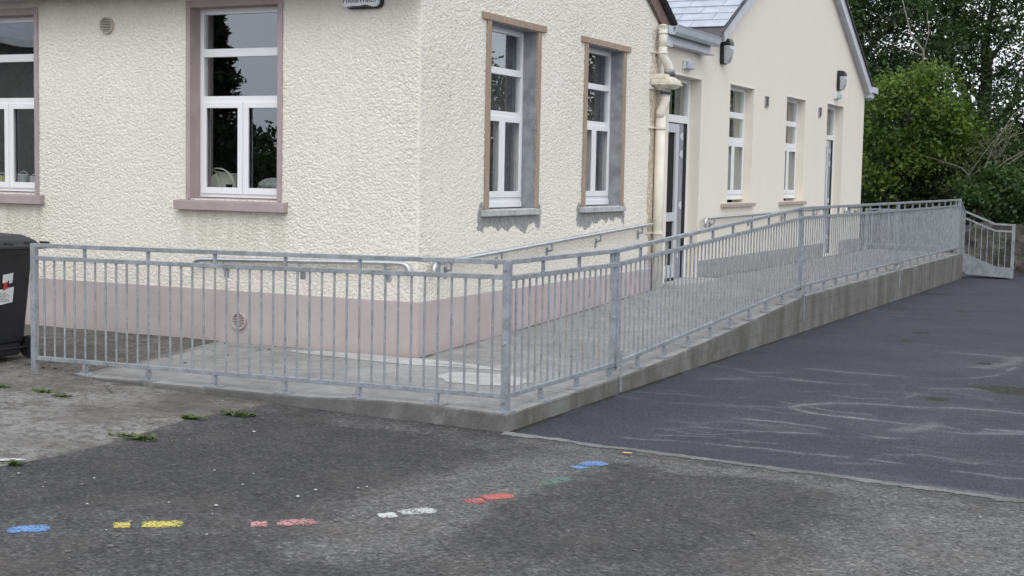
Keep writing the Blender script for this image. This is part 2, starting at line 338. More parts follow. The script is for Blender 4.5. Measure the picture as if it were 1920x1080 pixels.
# ---------------------------------------------------------------- mesh helpers
class MB:
    def __init__(s): s.v = []; s.f = []
    def add(s, vs, fs):
        o = len(s.v); s.v += [tuple(map(float, p)) for p in vs]; s.f += [tuple(o+i for i in f) for f in fs]; return s
    def box(s, a, b, T=None):
        (x0, y0, z0), (x1, y1, z1) = a, b
        vs = [(x0, y0, z0), (x1, y0, z0), (x1, y1, z0), (x0, y1, z0), (x0, y0, z1), (x1, y0, z1), (x1, y1, z1), (x0, y1, z1)]
        if T: vs = [T(*p) for p in vs]
        return s.add(vs, [(0, 3, 2, 1), (4, 5, 6, 7), (0, 1, 5, 4), (1, 2, 6, 5), (2, 3, 7, 6), (3, 0, 4, 7)])
    def bar(s, p, q, w, h, up=(0, 0, 1)):
        p = Vector(p); q = Vector(q); d = (q-p).normalized(); u = Vector(up)
        sd = d.cross(u)
        if sd.length < 1e-4: sd = Vector((1, 0, 0))
        sd.normalize(); u = sd.cross(d).normalized()
        vs = [c+sd*a*w/2+u*b*h/2 for c in (p, q) for a, b in ((-1, -1), (1, -1), (1, 1), (-1, 1))]
        return s.add(vs, [(0, 1, 2, 3), (7, 6, 5, 4), (0, 4, 5, 1), (1, 5, 6, 2), (2, 6, 7, 3), (3, 7, 4, 0)])
    def tube(s, pts, r, n=8, cap=True):
        pts = [Vector(p) for p in pts]; rs = r if isinstance(r, (list, tuple)) else [r]*len(pts)
        rings = []; prev = None
        for i, p in enumerate(pts):
            d = (pts[min(i+1, len(pts)-1)]-pts[max(i-1, 0)]).normalized()
            if prev is None:
                a = d.orthogonal().normalized()
            else:
                a = prev-d*prev.dot(d)
                a = a.normalized() if a.length > 1e-5 else d.orthogonal().normalized()
            prev = a; b = d.cross(a)
            rings.append([p+(a*math.cos(2*math.pi*k/n)+b*math.sin(2*math.pi*k/n))*rs[i] for k in range(n)])
        fs = []
        for i in range(len(pts)-1):
            for k in range(n): fs.append((i*n+k, i*n+(k+1) % n, (i+1)*n+(k+1) % n, (i+1)*n+k))
        if cap: fs += [tuple(range(n))[::-1], tuple((len(pts)-1)*n+k for k in range(n))]
        return s.add([p for r_ in rings for p in r_], fs)
    def prism(s, poly, d0, d1, T):
        n = len(poly); vs = [T(u, d0, w) for u, w in poly]+[T(u, d1, w) for u, w in poly]
        return s.add(vs, [tuple(range(n)), tuple(range(2*n-1, n-1, -1))]+[(i, i+n, (i+1) % n+n, (i+1) % n) for i in range(n)])
    def quad(s, a, b, c, d): return s.add([a, b, c, d], [(0, 1, 2, 3)])
    def build(s, name, m, parent=None, smooth=False, recalc=True, bevel=0.):
        me = bpy.data.meshes.new(name); me.from_pydata(s.v, [], s.f)
        if recalc:
            bm = bmesh.new(); bm.from_mesh(me); bmesh.ops.recalc_face_normals(bm, faces=bm.faces)
            if bevel: bmesh.ops.bevel(bm, geom=list(bm.edges), offset=bevel, segments=2, affect='EDGES', profile=.6)
            bm.to_mesh(me); bm.free()
        return link(name, me, m, parent, smooth)
def link(name, me, m, parent=None, smooth=False):
    if m: me.materials.append(m)
    if smooth:
        me.polygons.foreach_set('use_smooth', [True]*len(me.polygons)); 
    o = bpy.data.objects.new(name, me); COL.objects.link(o)
    if parent is not None: attach(o, parent)
    return o
def attach(o, parent):
    o.parent = parent
    p = parent; T = Matrix.Identity(4)
    while p is not None: T = p.matrix_basis @ (p.matrix_parent_inverse @ T if p.parent else T) if False else T; p = p.parent
    o.matrix_parent_inverse = WM(parent).inverted()
def WM(o):
    if o.parent is None: return o.matrix_basis.copy()
    return WM(o.parent) @ o.matrix_parent_inverse @ o.matrix_basis
def thing(name, label, cat, loc=(0, 0, 0), group=None, rz=0):
    o = bpy.data.objects.new(name, None); COL.objects.link(o); o.empty_display_size = .2
    o.location = loc; o.rotation_euler = (0, 0, rz)
    return tag(o, label, cat, group)
def tag(o, label, cat, group=None):
    o['label'] = label; o['category'] = cat
    if group: o['group'] = group
    return o
def struct(o, kind='structure', label=None, cat=None):
    o['kind'] = kind
    if label: o['label'] = label
    if cat: o['category'] = cat
    return o
def setattr_f(me, name, arr):
    a = me.attributes.new(name, 'FLOAT', 'POINT'); a.data.foreach_set('value', np.asarray(arr, np.float32).ravel())
def np_mesh(name, V, F):
    me = bpy.data.meshes.new(name); V = np.asarray(V, np.float32); F = np.asarray(F, np.int32); k = F.shape[1]
    me.vertices.add(len(V)); me.vertices.foreach_set('co', V.ravel())
    me.loops.add(F.size); me.loops.foreach_set('vertex_index', F.ravel())
    me.polygons.add(len(F)); me.polygons.foreach_set('loop_start', np.arange(0, F.size, k, dtype=np.int32))
    try: me.polygons.foreach_set('loop_total', np.full(len(F), k, np.int32))
    except Exception: pass
    me.update(calc_edges=True); me.validate(); return me
def grid_faces(nu, nv):
    i = np.arange(nu-1)[:, None]*nv+np.arange(nv-1)[None, :]; i = i.ravel()
    return np.stack([i, i+nv, i+nv+1, i+1], 1)
def axis(breaks, step):
    out = []
    for a, b in zip(breaks[:-1], breaks[1:]):
        n = max(1, int(round((b-a)/step))); out += list(np.linspace(a, b, n, endpoint=False))
    return np.array(out+[breaks[-1]])

# facade frames: T(u, d, z) with d measured outward from the wall face
FRONT = lambda u, d, z: (u, -d, z)
SIDE = lambda u, d, z: (d, u, z)

# ================================================================= SCHOOL BUILDING
school = thing('school_building', 'older cream pebbledash school building with pink plinth, at the near corner beside the ramp', 'building', (-3.2, 3.1, 0))
ROOF_S = .56; GY1 = 6.13; ZE = 3.62           # gable slope, gable far end, height of verge at the far end
def wall_sheet(us, zs, holes, T, disp, top=None, seed=0, cemf=None):
    U, Z = np.meshgrid(us, zs, indexing='ij'); cem = cemf(U, Z) if cemf else None
    if disp:
        wu = U+.010*(vnoise(U*34, Z*34, seed+50)-.5); wz = Z+.010*(vnoise(U*34, Z*34, seed+51)-.5)
        n = vnoise(wu*80, wz*98, seed)*.6+vnoise(wu*140+9, wz*150, seed+1)*.4
        r = np.clip(np.abs(vnoise(wu*64+3, wz*82, seed+7)-.5)/.12, 0, 1)   # thin worm-like creases
        D = disp*(sm((n-.30)/.34)*.55+sm(r)*.6)*(.45+1.0*fbm(U*1.2, Z*1.2, seed+13, 4))+.004*fbm(U*2, Z*2, seed+9)
        if cem is not None: D = D*(1-.75*cem)
        ce = us[-1] if abs(us[-1]) < 1e-9 else us[0]; k_ = clamp(np.abs(U-ce)/.012); D = D*k_+.0065*(1-k_)
        U = U+np.where(np.abs(U-ce) < 1e-6, .0065*(1 if ce == us[-1] else -1), 0)
    else: D = np.zeros_like(U)
    nu, nv = U.shape; F = grid_faces(nu, nv)
    cu = (us[:-1]+us[1:])/2; cz = (zs[:-1]+zs[1:])/2; CU, CZ = np.meshgrid(cu, cz, indexing='ij'); keep = np.ones(CU.shape, bool)
    for a, b, c, d in holes: keep &= ~((CU > a) & (CU < b) & (CZ > c) & (CZ < d))
    if top is not None: keep &= CZ < top(CU)
    F = F[keep.ravel()]
    X, Y, ZZ = T(U, D, Z); V = np.stack([np.broadcast_to(X, U.shape).ravel(), np.broadcast_to(Y, U.shape).ravel(), ZZ.ravel()], 1)
    return V, F, (np.zeros(len(V)) if cem is None else cem.ravel())
HW = [(-5.566, -4.545), (-2.536, -1.516)]; HZ = (1.416, 3.245)
GWN = [(1.342, 2.412), (3.742, 4.832)]; GZ = (1.358, 3.183)
us = axis([-9, -5.566, -4.545, -2.536, -1.516, 0], .0066); us = np.concatenate([np.linspace(-9, -6.2, 60)[:-1], us[us >= -6.2]])
zs = axis([.543, 1.416, 3.245, 3.40], .0066)
V1, F1, C1 = wall_sheet(us, zs, [(a, b, *HZ) for a, b in HW], FRONT, .0105, seed=1)
us = axis([0, 1.342, 2.412, 3.742, 4.832, GY1], .0085); zs = axis([.543, 1.358, 3.183, 4.3], .0072)
def cement_mask(U, Z):
    m = np.zeros(U.shape)
    for k, (a, b) in enumerate(GWN):
        lo = 1.16+.09*(fbm(U*5, U*0+k, 300+k, 3)-.5)*2
        m = np.maximum(m, sm((Z-lo)/.14+.5)*sm((1.33-Z)/.02)*sm((U-a+.15)/.06)*sm((b+.14-U)/.06))
        for c, w in ((a-.13, .085), (b+.12, .06)):
            m = np.maximum(m, np.exp(-((U-c)/w)**4)*sm((Z-1.02)/.2)*sm((1.52-.9*np.abs(U-c)-Z)/.16)*.72)
    return m
top = lambda y: np.minimum(ZE+ROOF_S*(6.2-y), ZE+ROOF_S*y+.0)
V2, F2, C2 = wall_sheet(us, zs, [(a, b, *GZ) for a, b in GWN], SIDE, .0112, top, seed=21, cemf=cement_mask)
# gable above the visible part, the ends and back closed
mb = MB()
mb.add([(0.002, 1.2, 4.28), (0.002, 5.0, 4.28), (0.002, 3.1, 5.34)], [(0, 1, 2)])
mb.add([(-9, 0, .0), (-9, 6.2, .0), (-9, 6.2, 3.6), (-9, 3.1, 5.34), (-9, 0, 3.6)], [(0, 1, 2, 3, 4)])
mb.add([(-9, 6.2, 0), (-2, 6.2, 0), (-2, 6.2, 3.6), (-9, 6.2, 3.6)], [(0, 1, 2, 3)])
V3 = np.array(mb.v); 
me = bpy.data.meshes.new('wall')
allv = np.concatenate([V1, V2, V3]); o1 = len(V1); o2 = o1+len(V2)
fl = [tuple(f) for f in F1]+[tuple(f) for f in (F2+o1)]+[tuple(i+o2 for i in f) for f in mb.f]
me.from_pydata(allv.tolist(), [], fl); setattr_f(me, 'cement', np.concatenate([C1, C2, np.zeros(len(V3))]))
def streaks(u, z):
    st = .55*sm((.85-z)/.3)*fbm(u*2.5, z*4, 401, 3)
    return st
s1 = streaks(V1[:, 0], V1[:, 2])
for a, b in HW: s1 = np.maximum(s1, sm((V1[:, 0]-a+.2)/.1)*sm((b+.16-V1[:, 0])/.1)*sm((1.32-V1[:, 2])/.05)*sm((V1[:, 2]-.62)/.6)*(.25+.9*vnoise(V1[:, 0]*16, V1[:, 2]*.8, 402)))  # rain streaks below each sill, with the sill's shade painted in
s2 = streaks(V2[:, 1], V2[:, 2]); s1 = np.maximum(s1, .8*sm((V1[:, 2]-3.0)/.4)*(.4+.8*vnoise(V1[:, 0]*9, V1[:, 2]*1.2, 403)))  # wall top is coloured darker to paint in the eaves' shade
setattr_f(me, 'streak', np.concatenate([s1, s2, np.zeros(len(V3))])); wall = link('wall', me, M['dash'], school, True)  # streak: rain streaks plus painted sill and eaves shade
# plinth, wall base to z=.545, 22 mm proud
mb = MB(); P = .022
mb.box((-9, -.3, -.2), (P, P, .545), lambda u, d, z: (u, -d, z))
mb.box((.3, -.3, -.2), (GY1-.02, P, .545), SIDE)
# join at the corner: start of the gable plinth butts on the front plinth
mb = MB(); poly = [(-9, -P), (P, -P), (P, GY1-.01), (-.3, GY1-.01), (-.3, .3), (-9, .3)]
n = len(poly); ztop = lambda x, y: .545
mb.add([(x, y, -.2) for x, y in poly]+[(x, y, .545) for x, y in poly], [tuple(range(n)), tuple(range(n, 2*n))]+[(i, (i+1) % n, (i+1) % n+n, i+n) for i in range(n)])
plinth = mb.build('plinth', M['plinth'], school, bevel=.006)
# rooms behind the glass (walls, floor, ceiling)
def room(x0, x1, y0, y1, z0, z1, parent):
    mb = MB()
    a = [(x0, y0), (x1, y0), (x1, y1), (x0, y1)]
    mb.add([(x, y, z0) for x, y in a]+[(x, y, z1) for x, y in a], [(0, 1, 2, 3), (4, 5, 6, 7), (1, 2, 6, 5), (2, 3, 7, 6), (3, 0, 4, 7), (0, 1, 5, 4)])
    return mb
def open_room(x0, x1, y0, y1, z0, z1, skip, parent, holes=()):
    """inner faces of a room, leaving off the sides that carry windows"""
    mb = MB(); c = {'S': ((x0, y0), (x1, y0)), 'E': ((x1, y0), (x1, y1)), 'N': ((x1, y1), (x0, y1)), 'W': ((x0, y1), (x0, y0))}
    for k, (p, q) in c.items():
        if k in skip: continue
        mb.quad((*p, z0), (*q, z0), (*q, z1), (*p, z1))
    mb.quad((x0, y0, z0), (x1, y0, z0), (x1, y1, z0), (x0, y1, z0)); mb.quad((x0, y0, z1), (x1, y0, z1), (x1, y1, z1), (x0, y1, z1))
    return mb.build('interior', M['room'], parent, recalc=False)
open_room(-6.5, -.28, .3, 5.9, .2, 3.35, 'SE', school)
# inner skin of the walls carrying windows (keeps light out except through the openings)
mb = MB()
def skin(u0, u1, z0, z1, holes, d, T, mb):
    ub = sorted({u0, u1, *[h for a, b, c, e in holes for h in (a, b)]}); zb = sorted({z0, z1, *[h for a, b, c, e in holes for h in (c, e)]})
    for a, b in zip(ub[:-1], ub[1:]):
        for c, e in zip(zb[:-1], zb[1:]):
            mu, mz = (a+b)/2, (c+e)/2
            if any(h[0] < mu < h[1] and h[2] < mz < h[3] for h in holes): continue
            mb.quad(T(a, d, c), T(b, d, c), T(b, d, e), T(a, d, e))
skin(-6.5, -.28, .2, 3.35, [(a, b, *HZ) for a, b in HW], -.3, FRONT, mb); skin(.3, 5.9, .2, 3.35, [(a, b, *GZ) for a, b in GWN], -.28, SIDE, mb)
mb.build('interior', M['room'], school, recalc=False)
# roof: two slopes with overhang, slate courses on the verge
mb = MB(); E = .11
def slope_slab(mb, x0, x1, ya, za, yb, zb, t):
    mb.add([(x0, ya, za), (x1, ya, za), (x1, yb, zb), (x0, yb, zb), (x0, ya, za+t), (x1, ya, za+t), (x1, yb, zb+t), (x0, yb, zb+t)],
           [(0, 1, 2, 3), (7, 6, 5, 4), (0, 4, 5, 1), (1, 5, 6, 2), (2, 6, 7, 3), (3, 7, 4, 0)])
yo = -.36
slope_slab(mb, -9.2, E, yo, ZE+.03+ROOF_S*yo+.10, 3.1, ZE+.03+ROOF_S*3.1+.10, .03)
slope_slab(mb, -9.2, E, 6.2-yo-.12, ZE+.03+ROOF_S*(yo+.12)+.10, 3.1, ZE+.03+ROOF_S*3.1+.10, .03)
# thick slate edge pieces along the visible verge
for k in range(26):
    y = 6.3-k*.125; z = ZE+.145+ROOF_S*(6.2-y)
    mb.bar((E-.07, y+.07, z-.05), (E-.07, y-.1, z+.055), .20, .014)
roof = mb.build('roof', M['darkslate'], school)
mb = MB()
for a, b in (((.035, 6.34, ZE-.075), (.035, 3.1, ZE-.075+ROOF_S*3.24)), ((.035, -.2, ZE-.03-ROOF_S*.2), (.035, 3.1, ZE-.03+ROOF_S*3.1))):
    mb.bar(a, b, .045, .17)
mb.build('bargeboard', M['barge'], roof)
mb = MB(); mb.box((-9.2, -.34, 3.385), (.08, -.001, 3.402)); mb.build('soffit', M['greyboard'], roof)
mb = MB(); mb.box((-9.2, -.365, 3.375), (.09, -.342, 3.56)); mb.build('fascia', M['greyboard'], roof)

def window(parent, T, u0, u1, z0, z1, r, trans, low, mull, subcill=.0, label=None, sash=True):
    """frame mesh of a uPVC window with two fixed lights above a pair of sashes; panes as child. r = recess depth"""
    mb = MB(); fd0, fd1 = -r-.065, -r; w = .042
    mb.box((u0, fd0, z0), (u0+w, fd1, z1), T); mb.box((u1-w, fd0, z0), (u1, fd1, z1), T)
    mb.box((u0+w, fd0, z1-.055), (u1-w, fd1, z1), T); mb.box((u0+w, fd0, z0), (u1-w, fd1, z0+.055+subcill), T)
    if subcill: mb.box((u0+.004, fd1, z0+.004), (u1-.004, fd1+.012, z0+subcill-.008), T)
    for a, b in trans: mb.box((u0+w, fd0, a), (u1-w, fd1, b), T)
    mb.box((mull-.022, fd0, z0+.055+subcill), (mull+.022, fd1, low), T)
    # chamfered beads around each light
    panes = []
    zt = [(trans[0][1], z1-.055), (trans[1][1], trans[0][0])]
    for a, b in zt: panes.append((u0+w, u1-w, a, b))
    for a, b in ((u0+w, mull-.022), (mull+.022, u1-w)):
        c, d = z0+.055+subcill, low
        s = .042 if sash else .0
        e = .014
        mb.box((a-.02, fd1, c-.02), (a+s, fd1+e, d+.012), T); mb.box((b-s, fd1, c-.02), (b+.018, fd1+e, d+.012), T)
        mb.box((a+s, fd1, d-s), (b-s, fd1+e, d+.012), T); mb.box((a+s, fd1, c-.02), (b-s, fd1+e, c+s), T)
        panes.append((a+s, b-s, c+s, d-s))
    fr = mb.build('window', M['upvc'], parent, bevel=.003)
    if label: fr['label'] = label
    g = MB()
    for a, b, c, d in panes:
        q = [T(a-.004, -r-.022, c-.004), T(b+.004, -r-.022, c-.004), T(b+.004, -r-.022, d+.004), T(a-.004, -r-.022, d+.004)]
        g.quad(*q)
    po = g.build('pane', M['glass'], fr, recalc=False)
    # glass faces outward
    nrm = Vector(T(0, 1, 0))-Vector(T(0, 0, 0)); me = po.data
    if me.polygons[0].normal.dot(nrm) < 0: me.flip_normals()
    return fr
def reveal_sheet(mb, T, u0, u1, z0, z1, d0, d1):
    mb.quad(T(u0, d0, z0), T(u0, d1, z0), T(u0, d1, z1), T(u0, d0, z1)); mb.quad(T(u1, d0, z0), T(u1, d0, z1), T(u1, d1, z1), T(u1, d1, z0))
    mb.quad(T(u0, d0, z1), T(u0, d1, z1), T(u1, d1, z1), T(u1, d0, z1)); mb.quad(T(u0, d0, z0), T(u1, d0, z0), T(u1, d1, z0), T(u0, d1, z0))
# two tall front windows with mauve surrounds
for a, b in HW:
    w = window(school, FRONT, a, b, HZ[0]+.015, HZ[1], .13, [(2.784, 2.862), (2.345, 2.408)], 2.335, (a+b)/2+.012, 0)
    mb = MB(); d = .028; bw = .052
    mb.box((a-bw, -.28, HZ[0]-.005), (a, d, HZ[1]+.068), FRONT); mb.box((b, -.28, HZ[0]-.005), (b+bw, d, HZ[1]+.068), FRONT)
    mb.box((a, -.28, HZ[1]), (b, d-.001, HZ[1]+.067), FRONT)
    mb.build('surround', M['mauve'], w, bevel=.004)
    mb = MB()
    prof = [(-.285, 1.425), (-.132, 1.425), (.085, 1.396), (.085, 1.308), (-.285, 1.308)]
    x0, x1 = a-.158, b+.118
    mb.add([(x0, -dd, z) for dd, z in prof]+[(x1, -dd, z) for dd, z in prof], [tuple(range(5)), tuple(range(9, 4, -1))]+[(i, (i+1) % 5, (i+1) % 5+5, i+5) for i in range(5)])
    mb.build('sill', M['mauve'], w, bevel=.006)
# two gable windows, plaster stripped: cement reveals, timber battens
for k, (a, b) in enumerate(GWN):
    w = window(school, SIDE, a, b, GZ[0]+.008, GZ[1], .145, [(2.713, 2.78), (2.29, 2.345)], 2.28, (a+b)/2+.045, .07)
    mb = MB(); reveal_sheet(mb, SIDE, a, b, GZ[0], GZ[1], .004, -.27); mb.build('reveal', M['cement'], w, recalc=False)
    mb = MB(); D0, D1 = -.012, .030
    mb.box((a-.088, D0, GZ[0]+.006), (a-.003, D1, GZ[1]+.004), SIDE); mb.box((b+.003, D0, GZ[0]+.006), (b+.088, D1-.006, GZ[1]+.004), SIDE)
    mb.box((a-.19, D0, GZ[1]+.006), (b+.185, D1+.008, GZ[1]+.074), SIDE)
    mb.build('timber_batten', M['timber'], w, bevel=.004)
    mb = MB(); mb.box((a-.13, -.1, 1.292), (b+.11, .05, 1.352), SIDE); mb.build('sill', M['sillconc'], w, bevel=.007)
    # dark vertical blind hanging behind
    mb = MB(); uu = np.linspace(a-.1, b+.25, 60)
    pts = [(-.36+.025*math.sin(u*58)+.012*math.sin(u*131), u) for u in uu]
    for (x0, y0), (x1, y1) in zip(pts[:-1], pts[1:]): mb.quad((x0, y0, 1.40), (x1, y1, 1.40), (x1, y1, 3.2), (x0, y0, 3.2))
    mb.build('blind', M['blind'], w, recalc=False)
# round vents
def vent(cx, cz, rad, T, m1, base=.010, d=.03):
    T0 = T; T = lambda u, dd, z: T0(u, dd+base+.003, z)
    mb = MB(); n = 28
    def ring(r0, r1, d0, d1):
        vs = [T(cx+r*math.cos(2*math.pi*k/n), dd, cz+r*math.sin(2*math.pi*k/n)) for r, dd in ((r0, d0), (r1, d0), (r1, d1), (r0, d1)) for k in range(n)]
        fs = []
        for j in range(4):
            for k in range(n): fs.append((j*n+k, j*n+(k+1) % n, ((j+1) % 4)*n+(k+1) % n, ((j+1) % 4)*n+k))
        mb.add(vs, fs)
    ring(rad*.86, rad, -.01, d)
    for k in range(9):
        z = (k-4)*rad*.19; hw = math.sqrt(max(0, (rad*.88)**2-z*z))
        mb.bar(T(cx-hw, d*.45, cz+z), T(cx+hw, d*.45, cz+z), .010, rad*.10)
    v = mb.build('air_vent', m1, school)
    mb = MB(); vs = [T(cx+rad*.87*math.cos(2*math.pi*k/n), d*.2, cz+rad*.87*math.sin(2*math.pi*k/n)) for k in range(n)]
    mb.add(vs, [tuple(range(n))]); mb.build('vent_opening', M['void'], v, recalc=False)
    return v
M['ventcream'] = simple('beige_vent_plastic', (.50, .46, .39), .6); M['ventpink'] = simple('pink_painted_vent', (.50, .43, .41), .6)
vent(-3.574, 3.107, .083, FRONT, M['ventcream']); vent(-1.936, .258, .082, FRONT, M['ventpink'], .020)
# weathered strip along the far edge of the gable
mb = MB(); zz = np.linspace(.56, 3.56, 70); r = random.Random(3)
L_ = [(5.80-.05*r.random()-.03*math.sin(z*5), z) for z in zz]; 
mb.prism(L_+[(GY1-.02, 3.56), (GY1-.02, .56)], .004, .0135, SIDE); mb.build('weathered_edge', M['stain'], school)

# ================================================================= EXTENSION
ext = thing('school_extension', 'newer smooth cream gabled extension with two doors and slim windows behind the ramp', 'building', (-3, 12.5, .2))
XA, XB = GY1+.01, 18.13; PK = 13.1; ES = .535; EZ = 3.55
D1o = (6.50, 7.787, .28, 3.056); D2o = (15.04, 16.33, .28, 3.119); W5o = (9.11, 10.32, 1.345, 3.087); W6o = (12.23, 13.45, 1.345, 3.087)
holes = [D1o, D2o, W5o, W6o]
mb = MB(); skin(XA, XB, .1, 3.55, holes, 0., SIDE, mb)
zl = lambda y: EZ+ES*(y-8.05)
mb.add([(0, 8.1, 3.55), (0, XB, 3.55), (0, PK, EZ+ES*(PK-8.1))], [(0, 1, 2)])
for a, b, c, d in holes: reveal_sheet(mb, SIDE, a, b, c, d, 0, -.3)
mb.quad((0, XB, -.2), (-9, XB, -.2), (-9, XB, 3.55), (0, XB, 3.55))
mb.build('wall', M['smooth'], ext, recalc=False)
mb = MB(); PP = .016
for a, b in ((7.83, 15.0), (16.37, XB+.01)): mb.box((a, -.05, -.1), (b, PP, .552), SIDE)
mb.build('plinth', M['greyplinth'], ext, bevel=.004)
# pale plaster beads round the openings
for a, b, c, d in holes:
    mb = MB(); mb.prism([(a-.02, d+.002), (b+.003, d+.002), (b+.003, c), (b+.022, c), (b+.022, d+.03), (a-.02, d+.03)], -.02, .006, SIDE); mb.build('plaster_bead', M['bead'], ext)
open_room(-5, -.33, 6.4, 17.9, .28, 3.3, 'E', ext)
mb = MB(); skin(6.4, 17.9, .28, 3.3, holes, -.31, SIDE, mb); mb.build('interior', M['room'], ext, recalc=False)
# roofs: flat lead over the link, slated slopes on the gable part (courses run along x)
mb2 = MB(); slope_slab(mb2, -.002, .20, 6.2, 3.61, 7.78, 3.61, .02); slope_slab(mb2, -6, -.002, 6.2, 3.61, 8.9, 3.63, .02); rf = mb2.build('roof', M['lead'], ext)
mb = MB(); sn = math.sin(math.atan(ES)); cs = math.cos(math.atan(ES)); gm = .26
for k in range(16):
    yk = 8.32+k*gm*cs; zk = EZ+.13+ES*(yk-8.1)+.035; x = .13+(.25 if k % 2 else 0)
    while x > -6.2:
        a = min(x, .13); b = x-.505; j = random.uniform(-.003, .003)
        if a-b > .03: mb.bar(((a+b)/2, yk-.02*cs, zk-.02*sn+.016+j), ((a+b)/2, yk+(gm+.04)*cs, zk+(gm+.04)*sn+.003), a-b, .012)
        x -= .513
mb.build('slate_courses', M['slate'], rf)
mb = MB()
# gable roof planes
zr = lambda y: EZ+.13+ES*(y-8.1) if y < PK else EZ+.13+ES*(18.1-y)
for x0, x1 in ((-5, .16),):
    pk = zr(PK)
    mb.add([(x0, 8.0, zr(8.0)), (x1, 8.0, zr(8.0)), (x1, PK, pk), (x0, PK, pk), (x0, 8.0, zr(8.0)+.03), (x1, 8.0, zr(8.0)+.03), (x1, PK, pk+.03), (x0, PK, pk+.03)], [(0, 1, 2, 3), (7, 6, 5, 4), (0, 4, 5, 1), (1, 5, 6, 2), (2, 6, 7, 3), (3, 7, 4, 0)])
    mb.add([(x0, 18.5, zr(18.5)), (x1, 18.5, zr(18.5)), (x1, PK, pk), (x0, PK, pk), (x0, 18.5, zr(18.5)+.03), (x1, 18.5, zr(18.5)+.03), (x1, PK, pk+.03), (x0, PK, pk+.03)], [(0, 1, 2, 3), (7, 6, 5, 4), (0, 4, 5, 1), (1, 5, 6, 2), (2, 6, 7, 3), (3, 7, 4, 0)])
g = mb.build('gable_roof', M['darkslate'], rf)
mb = MB()
mb.bar((.10, 8.35, zr(8.35)-.10), (.10, PK, zr(PK)-.10), .05, .19); mb.bar((.10, 18.35, zr(18.35)-.10), (.10, PK, zr(PK)-.10), .05, .19)
# flat soffit return under the verge
mb.bar((.04, 18.35, zr(18.35)-.19), (.04, PK, zr(PK)-.19), .10, .012); mb.bar((.04, 8.35, zr(8.35)-.19), (.04, PK, zr(PK)-.19), .10, .012)
mb.box((0.002, 18.12, 3.40), (.13, 18.42, 3.56)); mb.box((0.0, 18.14, 3.5), (.17, 18.62, 3.62))
mb.build('bargeboard', M['greyboard'], rf, bevel=.004)
# gutter with soffit box over door
mb = MB(); prof = [(.13, 3.615), (.13, 3.545), (.155, 3.51), (.21, 3.50), (.245, 3.535), (.262, 3.60), (.275, 3.625), (.262, 3.63), (.24, 3.60), (.225, 3.545), (.2, 3.52), (.16, 3.53), (.145, 3.56), (.14, 3.62)]
y0, y1 = 6.02, 7.80; n = len(prof)
mb.add([(x, y0, z) for x, z in prof]+[(x, y1, z) for x, z in prof], [tuple(range(n)), tuple(range(2*n-1, n-1, -1))]+[(i, (i+1) % n, (i+1) % n+n, i+n) for i in range(n)])
gt = mb.build('gutter', M['gutter'], ext)
mb = MB(); mb.box((0.002, 6.03, 3.40), (.125, 7.75, 3.60)); mb.box((.002, 5.96, 3.36), (.14, 6.2, 3.50)); mb.box((.01, 7.5, 3.385), (.19, 7.77, 3.40)); mb.build('soffit_box', M['greyboard'], ext, bevel=.004)
# windows
for k, (a, b, c, d) in enumerate((W5o, W6o)):
    w = window(ext, SIDE, a, b, c+.045, d, .14, [(2.62, 2.71), (2.25, 2.33)], 2.235, (a+b)/2+.03, .05)
    mb = MB(); mb.box((a-.30, -.16, 1.288), (b+.10, .055, 1.343), SIDE); mb.build('sill', M['pinksill'], w, bevel=.006)
    mb = MB()
    for ua, ub in ((b-.62, b+.1), (a-.1, a+.16)):
        uu = np.linspace(ua, ub, 40); pts = [(-.37+.03*math.sin(u*42), u) for u in uu]
        for (xx, yy), (x1, y1) in zip(pts[:-1], pts[1:]): mb.quad((xx, yy, 1.40), (x1, y1, 1.40), (x1, y1, 3.1), (xx, yy, 3.1))
    mb.build('curtain', M['curtain'], w, recalc=False)
# doors
def door(o, bar, open_a):
    a, b, c, d = o; r = .16; mb = MB(); f0, f1 = -r-.07, -r; w = .062
    mb.box((a, f0, c), (a+w, f1, d), SIDE); mb.box((b-w, f0, c), (b, f1, d), SIDE)
    mb.box((a+w, f0, d-.06), (b-w, f1, d), SIDE); mb.box((a+w, f0, bar[0]), (b-w, f1+.004, bar[1]), SIDE)
    mb.box((a+w, f0, c), (b-w, f1, c+.03), SIDE)
    dr = mb.build('door', M['upvc'], ext, bevel=.003)
    g = MB(); g.quad(SIDE(a+w, -r-.03, bar[1]), SIDE(b-w, -r-.03, bar[1]), SIDE(b-w, -r-.03, d-.06), SIDE(a+w, -r-.03, d-.06)); p = g.build('pane', M['glass'], dr, recalc=False)
    if p.data.polygons[0].normal.x < 0: p.data.flip_normals()
    # leaf hinged on the left jamb, standing ajar inwards
    lw = (b-.375)-(a+w)-.006; h = bar[0]-c-.05; ang = open_a
    ca, sa = math.cos(ang), math.sin(ang)
    def T(u, dd, z): # u along the leaf from the hinge, dd outward
        return (-r-.012-u*sa+dd*ca, a+w+.006+u*ca+dd*sa, c+.035+z)
    st = .115
    lf = MB(); lf.box((0, -.05, 0), (st, 0, h), T); lf.box((lw-st, -.06, 0), (lw, 0, h), T)
    for z0, z1 in ((0, .2), (.80, .92), (h-.12, h)): lf.box((st, -.06, z0), (lw-st, 0, z1), T)
    leaf = lf.build('door_leaf', M['leafgrey'], dr, bevel=.003)
    return dr, T, lw, h
